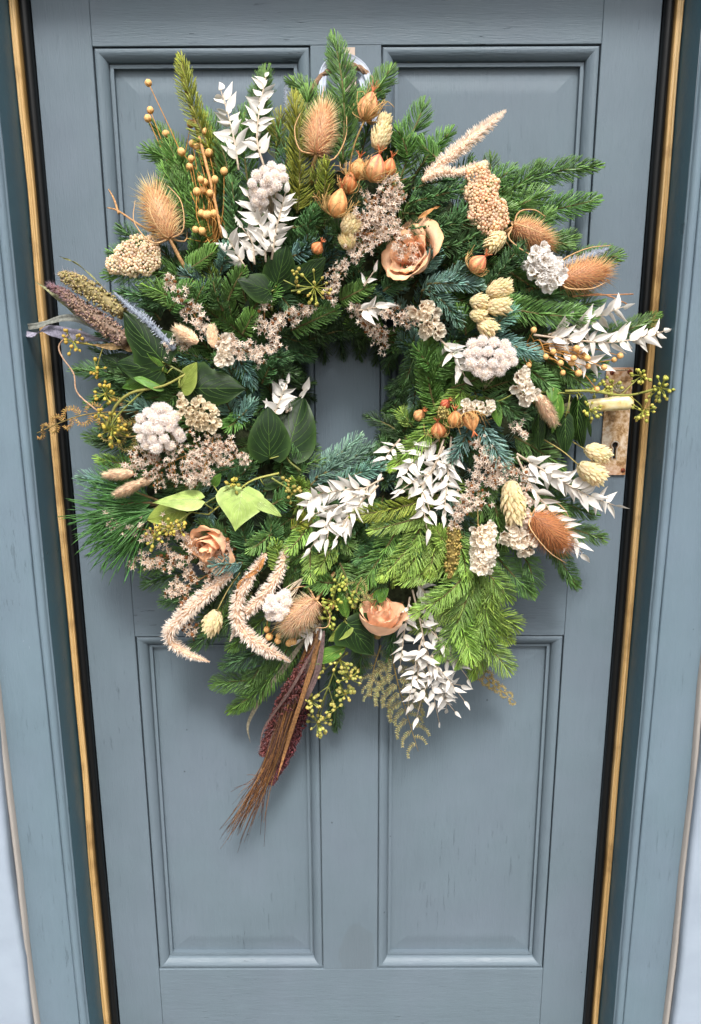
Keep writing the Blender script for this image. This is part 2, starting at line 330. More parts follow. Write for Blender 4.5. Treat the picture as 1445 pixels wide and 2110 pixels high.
def panel(x0, x1, z0, z1):
    mb = MB(); g = 0.022; yb, yf, ins = 0.0205, 0.0176, 0.030
    def ring(i, y): return [[x0+i, y, z0+i], [x1-i, y, z0+i], [x1-i, y, z1-i], [x0+i, y, z1-i]]
    R = [ring(g, yb)]+[ring(g+ins*t, yb+(yf-yb)*(s*s*(3-2*s)*.6+s*.4)) for t, s in ((.3, .18), (.6, .42), (.85, .68), (1.0, .84), (1.12, .94), (1.25, .985), (1.45, 1.0))]
    v = np.array([p for r in R for p in r]); q = [[k*4+i, k*4+(i+1) % 4, k*4+4+(i+1) % 4, k*4+4+i] for k in range(7) for i in range(4)]
    mb.add(v, [np.array(q), np.array([[28, 29, 30, 31]])])
    bk = ring(g, 0.030); mb.add(np.array(bk), [np.array([[3, 2, 1, 0]])])
    o = link('panel', mb.mesh('panel', ['paint_vertical'], smooth=False), door)
    for side in range(4):
        G = []
        for t, y in PROF:
            A = [(x0+t, z0+t), (x1-t, z0+t), (x1-t, z1-t), (x0+t, z1-t)]
            a, c = A[side], A[(side+1) % 4]
            G.append([[a[0]+(c[0]-a[0])*k/10, y, a[1]+(c[1]-a[1])*k/10] for k in range(11)])
        mb = MB(); mb.grid(np.array(G)); me = mb.mesh('moulding', ['paint_vertical' if side % 2 else 'paint_horizontal'], smooth=False)
        link('moulding', me, o)
for z0, z1 in ((ZU, ZT), (ZB, ZL)):
    panel(-XS, XM0, z0, z1); panel(XM1, XS, z0, z1)

# lock plate with a real keyhole, screws, relief and the lever
PX0, PX1, PZ0, PZ1 = 0.3795, 0.4175, ZC-0.2160, ZC-0.0570
cu = bpy.data.curves.new('plate_outline', 'CURVE'); cu.dimensions = '2D'; cu.fill_mode = 'BOTH'; cu.extrude = 0.0014; cu.bevel_depth = 0.0004
def poly(pts):
    sp = cu.splines.new('POLY'); sp.points.add(len(pts)-1); sp.use_cyclic_u = True
    for q, p in zip(sp.points, pts): q.co = (p[0], p[1], 0, 1)
kp = P(1268, 917, 0.004); kx, kz = kp[0], kp[2]; kb = P(1268, 946, 0.004)[2]
poly([(PX0, PZ0), (PX1, PZ0), (PX1, PZ1), (PX0, PZ1)])
kr = 0.0046; hole = [(kx+kr*math.sin(a), kz+kr*math.cos(a)) for a in np.linspace(-2.55, 2.55, 22)]
hole += [(kx+0.0027, kb), (kx-0.0027, kb)]
poly(hole)
tmp = bpy.data.objects.new('tmp', cu); SC.collection.objects.link(tmp)
me = bpy.data.meshes.new_from_object(tmp.evaluated_get(bpy.context.evaluated_depsgraph_get())); bpy.data.objects.remove(tmp)
me.transform(Matrix.Rotation(math.radians(90), 4, 'X')); me.transform(Matrix.Translation((0, -0.0024, 0)))
me.materials.clear(); me.materials.append(MATS['lock_plate'])
plate = link('lock_plate', me, door, label='rusty flaking lock plate with a keyhole')
board('keyhole', plate, kx-0.007, kx+0.007, -0.00035, 0.0003, kb-0.004, kz+0.008, 'recess_shade', bev=0)  # black slab behind the hole, coloured as the cavity's shade
mb = MB(); rim = [(kx+(kr+0.0009)*math.sin(a), -0.0043, kz+(kr+0.0009)*math.cos(a)) for a in np.linspace(-2.6, 2.6, 24)]
rim += [(kx+0.0036, -0.0043, kb-0.0009), (kx-0.0036, -0.0043, kb-0.0009), rim[0]]
mb.tube(rim, 0.00055, lin('b5b3ac'), sides=6); link('keyhole_rim', mb.mesh('keyhole_rim', ['silver']), plate)
for px, py in ((1246, 971), (1284, 969), (1298, 766), (1262, 768)):
    c = P(px, py, 0.0045); mb = MB(); G = []
    for r_, y in ((0.0035, 0.0006), (0.0034, -0.0006), (0.0024, -0.0012), (0.0003, -0.0014)):
        G.append([[c[0]+r_*math.cos(a), -0.0044+y, c[2]+r_*math.sin(a)] for a in np.linspace(0, 2*math.pi, 16, endpoint=False)])
    mb.grid(np.array(G), loop=True)
    screw = link('screw', mb.mesh('screw', ['rust']), plate)
    # the slot is a black bar standing in for the shade of a cut
    mb = MB(); a = 0.7+px*0.13; d = np.array([math.cos(a), 0, math.sin(a)])*0.0027
    mb.tube([c*[1, 0, 1]+np.array([0, -0.0058, 0])-d, c*[1, 0, 1]+np.array([0, -0.0058, 0])+d], 0.0004, sides=4)
    me = mb.mesh('screw_slot', ['recess_shade']); link('screw_slot', me, plate)
mb = MB(); fc = P(1274, 812, 0.004)
for k in range(7):
    a = math.radians(90+(k-3)*19); n_ = 6; Lr = 0.020-0.0016*abs(k-3)
    pth = [[fc[0]+0.010*0+math.cos(a)*Lr*t*0.75, -0.0044-0.0006*math.sin(t*3), fc[2]+math.sin(a)*Lr*(0.15+0.85*t)] for t in np.linspace(0, 1, n_)]
    mb.tube(pth, np.array([0.0005, 0.0009, 0.0012, 0.0013, 0.0012, 0.0004])*1.0, lin('c9c2a8'), sides=6)
link('fan_relief', mb.mesh('fan_relief', ['husk']), plate)
mb = MB()
for k in range(12):
    x = PX0+0.004+k*0.0028; mb.tube([[x, -0.0042, PZ1-0.003], [x+0.0012, -0.0048, PZ1-0.003], [x+0.002, -0.0042, PZ1-0.003]], 0.0008, lin('c6b79c'), sides=5)
link('beaded_edge', mb.mesh('beaded_edge', ['husk']), plate)
# lever
a0, a1 = P(1293, 829, 0.050), P(1160, 842, 0.056)
mb = MB(); G = []; ax = unit(a1-a0); upv = unit(np.array([0, 0, 1])-ax*ax[2]); sd = np.cross(ax, upv)
for t, k in ((-0.095, 0.05), (-0.088, 0.45), (-0.07, 0.78), (-0.035, 0.96), (0, 1), (0.1, 0.97), (0.3, 0.9), (0.6, 0.84), (0.9, 0.8), (1.0, 0.6), (1.02, 0.1)):
    ring = []
    for i in range(28):
        th = i*2*math.pi/28; fl = 1-0.085*max(0, math.cos(3*(th-0.5)))**4*(1 if 0 <= t < 0.95 else 0)
        ring.append(a0+(a1-a0)*t+k*fl*(upv*0.0108*math.cos(th)+sd*0.0076*math.sin(th)))
    G.append(ring)
mb.grid(np.array(G), loop=True)
hub = a0+(a1-a0)*0.06
lever = link('lever_handle', mb.mesh('lever_handle', ['old_brass']), door, label='cream brass lever handle across the lock plate')
mb = MB(); mb.tube([hub*[1, 0, 1]+np.array([0, y, 0]) for y in (-0.003, -0.008, -0.014, -0.046)], [0.0105, 0.010, 0.0068, 0.0062], sides=18)
link('handle_neck', mb.mesh('handle_neck', ['old_brass']), lever)

# ================================================================== unseen ground added to bounce light upward, frame and wall
mb = MB(); mb.add([[-30, -60, 0], [30, -60, 0], [30, 0.3, 0], [-30, 0.3, 0]], [np.array([[0, 1, 2, 3]])])
mt, N, L, bs = nodes('bounce_ground'); g = N.new('ShaderNodeNewGeometry'); nz = N.new('ShaderNodeTexNoise'); nz.inputs['Scale'].default_value = 6; nz.inputs['Detail'].default_value = 8
L.new(g.outputs['Position'], nz.inputs['Vector']); r = ramp(N, [(0.3, '625f5a'), (0.7, '75716b')]); L.new(nz.outputs['Fac'], r.inputs[0]); L.new(r.outputs[0], bs.inputs['Base Color']); bs.inputs['Roughness'].default_value = 0.85
link('ground', mb.mesh('ground', ['bounce_ground'], smooth=False), kind='structure', label='unseen grey ground added in front of the door to bounce light up', cat='ground')

frame = link('door_surround', None, label='blue grey door frame with gilt edged black draught seal', cat='door frame')
def extrude(name, prof, z0, z1, mat, parent, wob=0.0, seed=0, n=60, smooth=True, label=None, flip=1):
    rng = np.random.RandomState(seed); zz = np.linspace(z0, z1, n); k = len(prof); pr = np.array(prof, float)
    w = np.interp(zz, np.linspace(z0, z1, 14), rng.normal(0, wob, 14))+rng.normal(0, wob*0.12, n)
    G = np.zeros((n, k, 3)); G[:, :, 0] = pr[None, :, 0]*flip+w[:, None]; G[:, :, 1] = pr[None, :, 1]; G[:, :, 2] = zz[:, None]
    mb = MB(); mb.grid(G if flip > 0 else G[:, ::-1]); return link(name, mb.mesh(name, [mat], smooth=smooth), parent, label=label)
def arc(cx, cy, r, a0, a1, n=9): return [(cx+r*math.cos(math.radians(a)), cy+r*math.sin(math.radians(a))) for a in np.linspace(a0, a1, n)]
HZ = ZC+0.492
for sgn in (-1, 1):
    nm = 'left' if sgn < 0 else 'right'
    # profiles are written for the right-hand jamb and mirrored
    extrude('draught_seal', [(0.4203, 0.03)]+[(0.4205, 0.003)]+arc(0.4275, -0.004, 0.0066, 170, 380, 12)+[(0.4375, 0.002)], Z0, HZ, 'rubber', frame, 0.0003, 3+sgn, flip=sgn)
    gp = [(0.4350, 0.006), (0.4352, -0.010), (0.4360, -0.0118), (0.4375, -0.0120), (0.4380, -0.0108), (0.4386, -0.0120), (0.4408, -0.0124),
          (0.4412, -0.0112), (0.4418, -0.0122), (0.4440, -0.0116), (0.4446, -0.009), (0.4448, 0.004)]
    extrude('gilt_strip', gp, Z0, HZ, 'gilt_strip', frame, 0.0008, 9+sgn, flip=sgn)
    extrude('reveal', [(0.4462, 0.035), (0.4462, -0.0680), (0.4464, -0.0692)], Z0, HZ, 'reveal_paint', frame, 0.0003, 15+sgn, flip=sgn)
    bead = [(0.4464, -0.0690), (0.4466, -0.0708), (0.4472, -0.0712)]+arc(0.4548, -0.0715, 0.0066, 185, 350, 12)+[(0.4622, -0.0700)]
    extrude('bead', bead, Z0, HZ+0.015, 'frame_paint', frame, 0.0004, 21+sgn, flip=sgn)
    extrude('architrave', [(0.4624, -0.0690), (0.4630, -0.0735), (0.4645, -0.0742), (0.5300, -0.0720), (0.5400, -0.066), (0.56, -0.05)], Z0, HZ+0.06, 'frame_paint', frame, 0.0004, 27+sgn, flip=sgn)
# head of the frame, just above the picture
for nm, (y0, y1, z0, z1, mt_) in {'head_reveal': (-0.0690, 0.035, HZ, HZ+0.012, 'reveal_paint'), 'head_bead': (-0.0765, -0.0692, HZ, HZ+0.0135, 'frame_paint'),
                                  'head_architrave': (-0.0740, -0.030, HZ+0.0140, HZ+0.09, 'frame_paint')}.items():
    board(nm, frame, -0.4455, 0.4455, y0, y1, z0, z1, mt_, bev=0.002)
wall = link('house_wall', None, label='pale blue white rendered house wall on both sides of the door frame', cat='wall')
for sgn in (-1, 1):
    extrude('rendered_face', [(0.5365, -0.050)]+[(0.5365, -0.082)]+arc(0.5445, -0.086, 0.008, 175, 270, 7)+[(0.60, -0.096), (0.95, -0.097), (5.0, -0.097)], 0, HZ+0.1, 'wall_render', wall, 0.0022, 41+sgn, n=90, flip=sgn)
    extrude('mortar_edge', [(0.5300, -0.0715), (0.5315, -0.0790), (0.5345, -0.0815), (0.5372, -0.0800), (0.5375, -0.06)], 0, HZ+0.1, 'mastic', wall, 0.0016, 47+sgn, n=90, flip=sgn)
mb = MB(); mb.add(boxv(-5.0, 5.0, -0.0972, 0.15, HZ+0.1, HZ+0.9), BOXF); link('lintel', mb.mesh('lintel', ['wall_render'], smooth=False), wall)

# ================================================================== the wreath: builders
for o in (door, frame, wall): o['kind'] = 'thing'
WC = S(CX, CY-0, 0); WC[1] = 0.0
wreath = link('wreath', None, loc=WC, label='large dried flower and fir wreath hanging on the blue grey door', cat='wreath')
RS = np.random.RandomState
_seed = [1]
def rs(): _seed[0] += 1; return RS(_seed[0])
def part(name, mb, mats, origin, label=None, kind=None, smooth=True):
    origin = np.asarray(origin, float)
    return link(name, mb.mesh(name, mats, origin, smooth), wreath, origin-WC, label=label, kind=kind)
def sub(name, mb, mats, par, origin, kind=None, smooth=True, label=None):
    return link(name, mb.mesh(name, mats, origin, smooth), par, (0, 0, 0), kind=kind, label=label)
def placed(name, me, par, par_origin, pos, fr, sc):
    """a copy of a shared mesh as a sub-part; fr rows = local axes"""
    o = bpy.data.objects.new(name, me); SC.collection.objects.link(o); o.parent = par
    M = np.eye(4); M[:3, :3] = (np.asarray(fr)*np.asarray(sc).reshape(3, 1)).T; M[:3, 3] = np.asarray(pos)-np.asarray(par_origin)
    o.matrix_basis = Matrix(M.tolist()); return o
def frames(x, zhint):
    x = unit(x); z = zhint-x*np.sum(x*zhint, -1, keepdims=True); z = unit(z); y = np.cross(z, x); return np.stack([x, y, z], -2)
def jit(rng, n, c, amt=0.15, hue=0.06):
    c = lin(c); k = 1+rng.uniform(-amt, amt, (n, 1)); h = 1+rng.uniform(-hue, hue, (n, 3)); return c*k*h

# templates: x along the piece, z the way it curves
def t_needle():
    v = []
    for x, w, h, z in ((0, .55, .5, 0), (.45, 1, 1, .035), (.85, .8, .8, .12)):
        v += [[x, w, z], [x, -w, z], [x, 0, z+0.0]]; v[-1] = [x, 0, z]
    v = []
    for x, w, z in ((0, .6, 0), (.5, 1, .04), (.88, .75, .13)):
        v += [[x, w, z-0.012], [x, -w, z-0.012], [x, 0, z+0.016]]
    v.append([1, 0, .17]); f = []
    for i in range(2):
        for a, b_ in ((0, 1), (1, 2), (2, 0)): f.append([i*3+a, i*3+b_, i*3+3+b_, i*3+3+a])
    return np.array(v), [np.array(f), np.array([[6, 7, 9], [7, 8, 9], [8, 6, 9]])]
NV, NF = t_needle()
def t_hair(): return np.array([[0, 1, 0], [0, -.5, .87], [0, -.5, -.87], [1, 0, 0]]), [np.array([[0, 1, 3], [1, 2, 3], [2, 0, 3]])]
HV, HF = t_hair()
def t_scale():          # pointed boat-shaped bract
    v = []
    for x, w, z in ((0, .25, 0), (.3, .5, .16), (.65, .42, .14)):
        v += [[x, w, z-.1], [x, 0, z+.06], [x, -w, z-.1]]
    v.append([1, 0, -.02]); f = [[i*3+a, i*3+a+1, i*3+a+4, i*3+a+3] for i in range(2) for a in range(2)]
    return np.array(v), [np.array(f), np.array([[6, 7, 9], [7, 8, 9]])]
SV, SF = t_scale()
def t_ball(n=6, m=8):
    v = [[0, 0, 1]]+[[math.sin(math.pi*i/n)*math.cos(2*math.pi*j/m), math.sin(math.pi*i/n)*math.sin(2*math.pi*j/m), math.cos(math.pi*i/n)] for i in range(1, n) for j in range(m)]+[[0, 0, -1]]
    q = [[1+i*m+j, 1+i*m+m+j, 1+i*m+m+(j+1) % m, 1+i*m+(j+1) % m] for i in range(n-2) for j in range(m)]
    L_ = len(v)-1; t = [[0, 1+j, 1+(j+1) % m] for j in range(m)]+[[L_, L_-m+(j+1) % m, L_-m+j] for j in range(m)]
    return np.array(v), [np.array(q), np.array(t)]
BV, BF = t_ball(4, 6); BV2, BF2 = t_ball(8, 12)
def t_star(n=5):        # small papery five-pointed flower
    v = [[0, 0, -.5], [0, 0, .12]]; t = []
    for i in range(n):
        a = 2*math.pi*i/n; d = math.pi/n
        v += [[.32*math.cos(a-d), .32*math.sin(a-d), .1], [1.0*math.cos(a), 1.0*math.sin(a), .28]]
    for i in range(n):
        k = 2+2*i; k2 = 2+2*((i+1) % n); t += [[1, k, k+1], [1, k+1, k2], [0, k2, k]]
    return np.array(v)[:, [2, 0, 1]], [np.array(t)]
STV, STF = t_star()
def t_ruffle(n=14):     # crumpled papery cup, x = axis
    rng = RS(5); v = []; 
    for r, h, am in ((.12, 0, 0), (.35, .45, .05), (.75, .85, .18), (1.0, .95, .32)):
        for i in range(n):
            a = 2*math.pi*i/n; v.append([h+am*math.sin(i*2.5+r*3)*.9+rng.normal(0, am*.3), r*math.cos(a)*(1+rng.normal(0, .08)), r*math.sin(a)*(1+rng.normal(0, .08))])
    q = [[i*n+j, i*n+(j+1) % n, (i+1)*n+(j+1) % n, (i+1)*n+j] for i in range(3) for j in range(n)]
    return np.array(v), [np.array(q)]
RV, RF = t_ruffle()

FIR = {  # pigment (kind n darkened to stand in for shade), needle half width (m), share of needles that lie flat
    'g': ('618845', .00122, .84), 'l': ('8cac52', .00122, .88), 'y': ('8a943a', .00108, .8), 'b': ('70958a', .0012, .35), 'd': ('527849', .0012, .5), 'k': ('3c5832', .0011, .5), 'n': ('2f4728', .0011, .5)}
def fir_needles(mb, path, kind, L, dens, rng, up):
    c, hw, flat = FIR[kind]; n = max(20, int(dens*arclen(path)[-1])); t = np.clip((np.arange(n)+rng.uniform(0, 1.6, n))/n, .02, 1)
    pos, T = along(path, t); U = unit(up-T*np.sum(up*T, -1, keepdims=True)); Sd = np.cross(T, U)
    isf = rng.rand(n) < flat
    ph = np.where(isf, rng.choice([-1, 1], n)*np.radians(rng.normal(74, 11, n)), np.radians(rng.uniform(-125, 125, n)))
    a = np.radians(np.interp(t, [0, .7, .93, 1], [62, 54, 38, 14])+rng.normal(0, 4.5, n))
    rad = U*np.cos(ph)[:, None]+Sd*np.sin(ph)[:, None]
    d = unit(T*np.cos(a)[:, None]+rad*np.sin(a)[:, None])
    ln = L*np.interp(t, [0, .15, .75, 1], [.85, 1, .95, .62])*rng.uniform(.86, 1.05, n)*np.where(isf, 1, .78)
    fr = frames(d, T+U*0.35)
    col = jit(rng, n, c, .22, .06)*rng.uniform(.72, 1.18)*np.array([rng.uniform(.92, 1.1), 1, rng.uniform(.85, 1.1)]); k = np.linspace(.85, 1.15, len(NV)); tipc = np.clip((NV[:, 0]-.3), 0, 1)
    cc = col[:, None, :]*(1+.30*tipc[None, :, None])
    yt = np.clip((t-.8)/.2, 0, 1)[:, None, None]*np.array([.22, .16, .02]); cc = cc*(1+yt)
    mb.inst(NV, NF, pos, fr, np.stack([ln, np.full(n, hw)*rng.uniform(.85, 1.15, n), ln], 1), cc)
def fir(pts, kind='g', L=21, off=0.0, side=0, dens=1500, label=None, bend=0.0, name='fir_sprig', up=None, sink=None):
    """needle length L in photo pixels; side = number of side twigs"""
    rng = rs(); path = spline(pts, off, 14) if not isinstance(pts, np.ndarray) else pts
    if len(pts) == 2 and not isinstance(pts, np.ndarray):
        ln = arclen(path)[-1]; s_ = np.linspace(0, 1, 14); w = unit(np.cross(path[-1]-path[0], TOCAM))
        path = path+w*(np.sin(s_*math.pi)*ln*rng.normal(bend, .05))[:, None]+TOCAM*(np.sin(s_*math.pi)*ln*rng.uniform(0, .08))[:, None]
    Lm = L*1.30*mpp(path[len(path)//2]); dens = dens*1.22; up = unit(TOCAM+np.array([0, 0, .25])+rng.normal(0, .15, 3)) if up is None else up
    st, nd = sink if sink else (MB(), MB()); bc = lin('5a5230')*rng.uniform(.8, 1.1); tl = arclen(path)[-1]
    st.tube(path, np.linspace(.0019, .0009, len(path)), bc, 6); fir_needles(nd, path, kind, Lm, dens, rng, up)
    for i in range(side):
        t = (.22+.5*(i+rng.uniform(.2, .8))/max(1, side)); b, T = along(path, np.array([t])); b, T = b[0], T[0]
        sg = 1 if i % 2 == 0 else -1; w = unit(np.cross(T, up))*sg; a = math.radians(rng.uniform(36, 52)); q = tl*(1-t)*rng.uniform(.62, .85)
        d = unit(T*math.cos(a)+w*math.sin(a)+up*rng.normal(0, .12)); e = b+d*q+T*q*.08
        tp = crom(np.array([b, b+d*q*.5, e]), 8); st.tube(tp, np.linspace(.0014, .0008, 8), bc, 5)
        fir_needles(nd, tp, kind, Lm*.95, dens, rng, up)
    if sink: return None
    p = part(name, st, ['bark'], path[0], label); sub('needles', nd, ['needle'], p, path[0], 'stuff'); return p

# --- leaves of bleached ruscus: four shared meshes
def lens_leaf(seed, wd=.185):
    rng = RS(seed); nu, nv = 9, 5; G = np.zeros((nu, nv, 3)); curl, fold, tw = rng.uniform(-.25, .3), rng.uniform(.1, .4), rng.uniform(-.9, .9)
    for i, u in enumerate(np.linspace(0, 1, nu)):
        w = wd*(math.sin(math.pi*min(1, u**.70))**.95)*(1-.55*u)*1.45+.003
        for j, v in enumerate(np.linspace(-1, 1, nv)):
            y = v*w; z = fold*abs(v)*w*1.4+curl*u*u+tw*y*u*.6; G[i, j] = [u, y+.07*math.sin(u*3.2+seed*2), z]
    mb = MB(); c = np.ones((nu, nv, 3))*lin('e8e4de')*RS(seed).uniform(.90, 1.06); c[:2] *= np.array([.96, .93, .86]); mb.grid(G, c)
    b = G.copy(); mb.grid(b[:, ::-1]-np.array([0, 0, .012]), c)
    return mb.mesh('leaf', ['white_leaf'])
RUSC = [lens_leaf(i, (.145, .13, .165)[i % 3]) for i in range(10)]
def ruscus(pts, n, L=36, off=.012, label=None, side=0, spread=52, name='ruscus_sprig', both=True):
    rng = rs(); n = int(n*1.2); path = spline(pts, off, 14); st = MB(); twigs = [path]; sc = lin('c9b8a4')
    st.tube(path, np.linspace(.0015, .0006, 14), sc, 6); tl = arclen(path)[-1]
    for i in range(side):
        t = .12+.6*(i+rng.uniform(.1, .9))/side; b, T = along(path, np.array([t])); b, T = b[0], T[0]; w = unit(np.cross(T, TOCAM))*(1 if i % 2 else -1)
        q = tl*(1-t)*rng.uniform(.5, .75); d = unit(T+w*rng.uniform(.35, .7)+TOCAM*rng.uniform(-.1, .25))
        tp = crom(np.array([b, b+d*q*.5, b+d*q+T*q*.12]), 8); twigs.append(tp); st.tube(tp, np.linspace(.0010, .0005, 8), sc, 5)
    p = part(name, st, ['dried'], path[0], label); lens = np.array([arclen(t)[-1] for t in twigs]); cnt = np.maximum(3, (n*lens/lens.sum()).astype(int))
    Lm = L*.94*mpp(path[7])
    for tw, k in zip(twigs, cnt):
        for i in range(k):
            last = i == k-1; t = 1.0 if last else (.10+.88*(i+rng.uniform(-.3, .3))/k); t = min(1, max(.02, t)); b, T = along(tw, np.array([t])); b, T = b[0], T[0]
            w = unit(np.cross(T, TOCAM)); s_ = 1 if i % 2 else -1; a = 0.1 if last else math.radians(rng.normal(spread, 13))
            ph = rng.normal(0, .5); d = unit(T*math.cos(a)+(w*s_*math.cos(ph)+TOCAM*math.sin(abs(ph))*rng.choice([1, 1, -.6]))*math.sin(a))
            nz = unit(view(b)+rng.normal(0, .38, 3)); fr = frames(d, nz); l = Lm*rng.uniform(.78, 1.15)*(1.0 if t < .85 else .85)
            placed('leaf', RUSC[rng.randint(10)], p, path[0], b, fr, [l, l*rng.uniform(.85, 1.15), l*rng.choice([1, 1, -1])])
    return p

# --- ivy
def ivy_leaf(par, porig, base, tip, width=.8, kind='dark', shape='ovate', fold=.18, droop=.2, roll=0.0, off=(.02, .03), light=None, world=False):
    rng = rs(); b = base if world else S(base[0], base[1], off[0]); e = tip if world else S(tip[0], tip[1], off[1])
    Ln = np.linalg.norm(e-b); x = unit(e-b); z = view(b); z = unit(z-x*np.dot(x, z)); y = np.cross(z, x)
    z, y = z*math.cos(roll)+y*math.sin(roll), y*math.cos(roll)-z*math.sin(roll)
    cols = {'dark': ('14280f', '4f6e30'), 'mid': ('48702a', '86a04a'), 'olive': ('77863a', 'a3ad62'), 'light': ('93a95c', 'bccb8a')}[kind]
    us = np.linspace(0, 1, 19); ws = []
    for u in us:
        if shape == 'ovate': w = .5*math.sin(math.pi*min(1, (u*.97+.03)**.62))**.75*(1-.10*u)
        elif shape == 'lobed': w = np.interp(u, [0, .05, .16, .28, .40, .52, .66, .82, 1], [.06, .30, .46, .50, .36, .31, .27, .15, .0])
        elif shape == 'kite': w = np.interp(u, [0, .04, .12, .28, .42, .6, .8, 1], [.10, .30, .44, .50, .44, .28, .12, 0])
        else: w = .42*math.sin(math.pi*u**.8)**.9
        ws.append(w)
    ph = rng.uniform(0, 6)
    def pt(u, v, dz=0.0):
        w = np.interp(u, us, ws)*width; yy = v*w
        back = -.10*abs(v)*(1-u)**4 if shape != 'thin' else 0
        zz = -fold*abs(v)*w*1.1-droop*(u-.35)**2+.018*math.sin(v*5+u*9+ph)*abs(v)+dz
        return b+Ln*(x*(u+back)+y*yy+z*zz)
    vs = np.linspace(-1, 1, 11); G = np.array([[pt(u, v) for v in vs] for u in us]); c0, c1 = lin(cols[0]), lin(cols[1])
    C = np.zeros(G.shape)+c0*rng.uniform(.85, 1.15); edge = np.abs(vs)[None, :, None]**6; C = C*(1-edge*.35)+c1*edge*.35
    mb = MB(); mb.grid(G, C); mb.grid(G[:, ::-1]-z*Ln*.006, C*1.25)
    def vein(uv, r):
        n = len(uv); q = np.array([pt(a, v, .004) for a, v in uv]); mb.tube(q, np.linspace(r, r*.35, n)*Ln, c1, 4)
    vein([(u, 0) for u in np.linspace(0, .95, 9)], .0085)
    for u0, u1, vv in ((.02, .22, .85), (.04, .46, .82), (.16, .62, .75), (.30, .76, .7), (.45, .86, .6)):
        for s_ in (-1, 1): vein([(u0+(u1-u0)*t, s_*vv*t**.85) for t in np.linspace(0, 1, 6)], .0045)
    o = sub('leaf', mb, ['ivy'], par, porig); return o
def ivy(stem, leaves, label=None, r=.0016, col='6f7440', off=.018, name='ivy_sprig'):
    path = spline(stem, off, 14); mb = MB(); mb.tube(path, np.linspace(r, r*.6, 14), lin(col), 6)
    for l in leaves:                               # a petiole from the stem to each leaf
        b = S(l[0][0], l[0][1], l[5].get('off', (.02, .03))[0] if len(l) > 5 else .02); k = np.argmin(np.linalg.norm(path-b, axis=1))
        mid = (path[k]+b)/2+TOCAM*.004; mb.tube(crom(np.array([path[k], mid, b]), 6), .0008, lin('8a8f4a'), 5)
    p = part(name, mb, ['ivy'], path[0], label)
    for l in leaves: ivy_leaf(p, path[0], l[0], l[1], l[2], l[3], l[4], **(l[5] if len(l) > 5 else {}))
    return p
def umbel(mb, c, rpx, n, rng, axis=None, col='8f9440', berry='a3a04a', br=3.4):
    m_ = mpp(c); axis = view(c) if axis is None else unit(axis); pos = []; fr = []
    for i in range(n):
        d = rng.normal(0, 1, 3); d = unit(d); d = unit(d+axis*.75); e = c+d*rpx*m_*rng.uniform(.85, 1.05)
        mb.tube(crom(np.array([c, c+d*rpx*m_*.5+rng.normal(0, .0006, 3), e]), 5), [.0005, .00045, .00045, .0006, .0009], lin(col), 5)
        pos.append(e); fr.append(frames(d[None], np.array([[.3, .2, .9]]))[0])
    k = len(pos); s_ = br*m_*rng.uniform(.8, 1.2, (k, 1))*np.array([[1.15, 1, 1]]); cc = jit(rng, k, berry, .2, .08)
    mb.inst(BV2, BF2, np.array(pos), np.array(fr), s_, cc)
    tp = np.array(pos)+np.array(fr)[:, 0]*br*m_*1.0; mb.inst(BV, BF, tp, np.array(fr), np.full((k, 3), 1.0)*m_*np.array([[1.4, 1.1, 1.1]]), jit(rng, k, 'b9964a', .2))
    mb.inst(BV, BF, c[None], np.eye(3)[None], np.full((1, 3), 3.2*m_), lin('b59a4c')[None])
def berries(stem, heads, label=None, off=.02, r=.0014, col='7f8545', berry='a0a048', name='ivy_berry_sprig'):
    """heads: (x, y, radius px, number of berries[, off])"""
    rng = rs(); path = spline(stem, off, 14); mb = MB(); mb.tube(path, np.linspace(r, r*.75, 14), lin(col), 7)
    hd = []
    for h in heads:
        c = S(h[0], h[1], h[4] if len(h) > 4 else (off if not isinstance(off, tuple) else off[1])); k = np.argmin(np.linalg.norm(path[:12]-c, axis=1)); k = max(0, k-2)
        mb.tube(crom(np.array([path[k], (path[k]*.45+c*.55)+rng.normal(0, .001, 3), c]), 7), .0007, lin(col), 5); hd.append((c, h))
    p = part(name, mb, ['ivy'], path[0], label)
    for c, h in hd:
        b = MB(); umbel(b, c, h[2], h[3], rng, berry=berry); sub('berry_umbel', b, ['pod'], p, path[0], 'stuff')
    return p

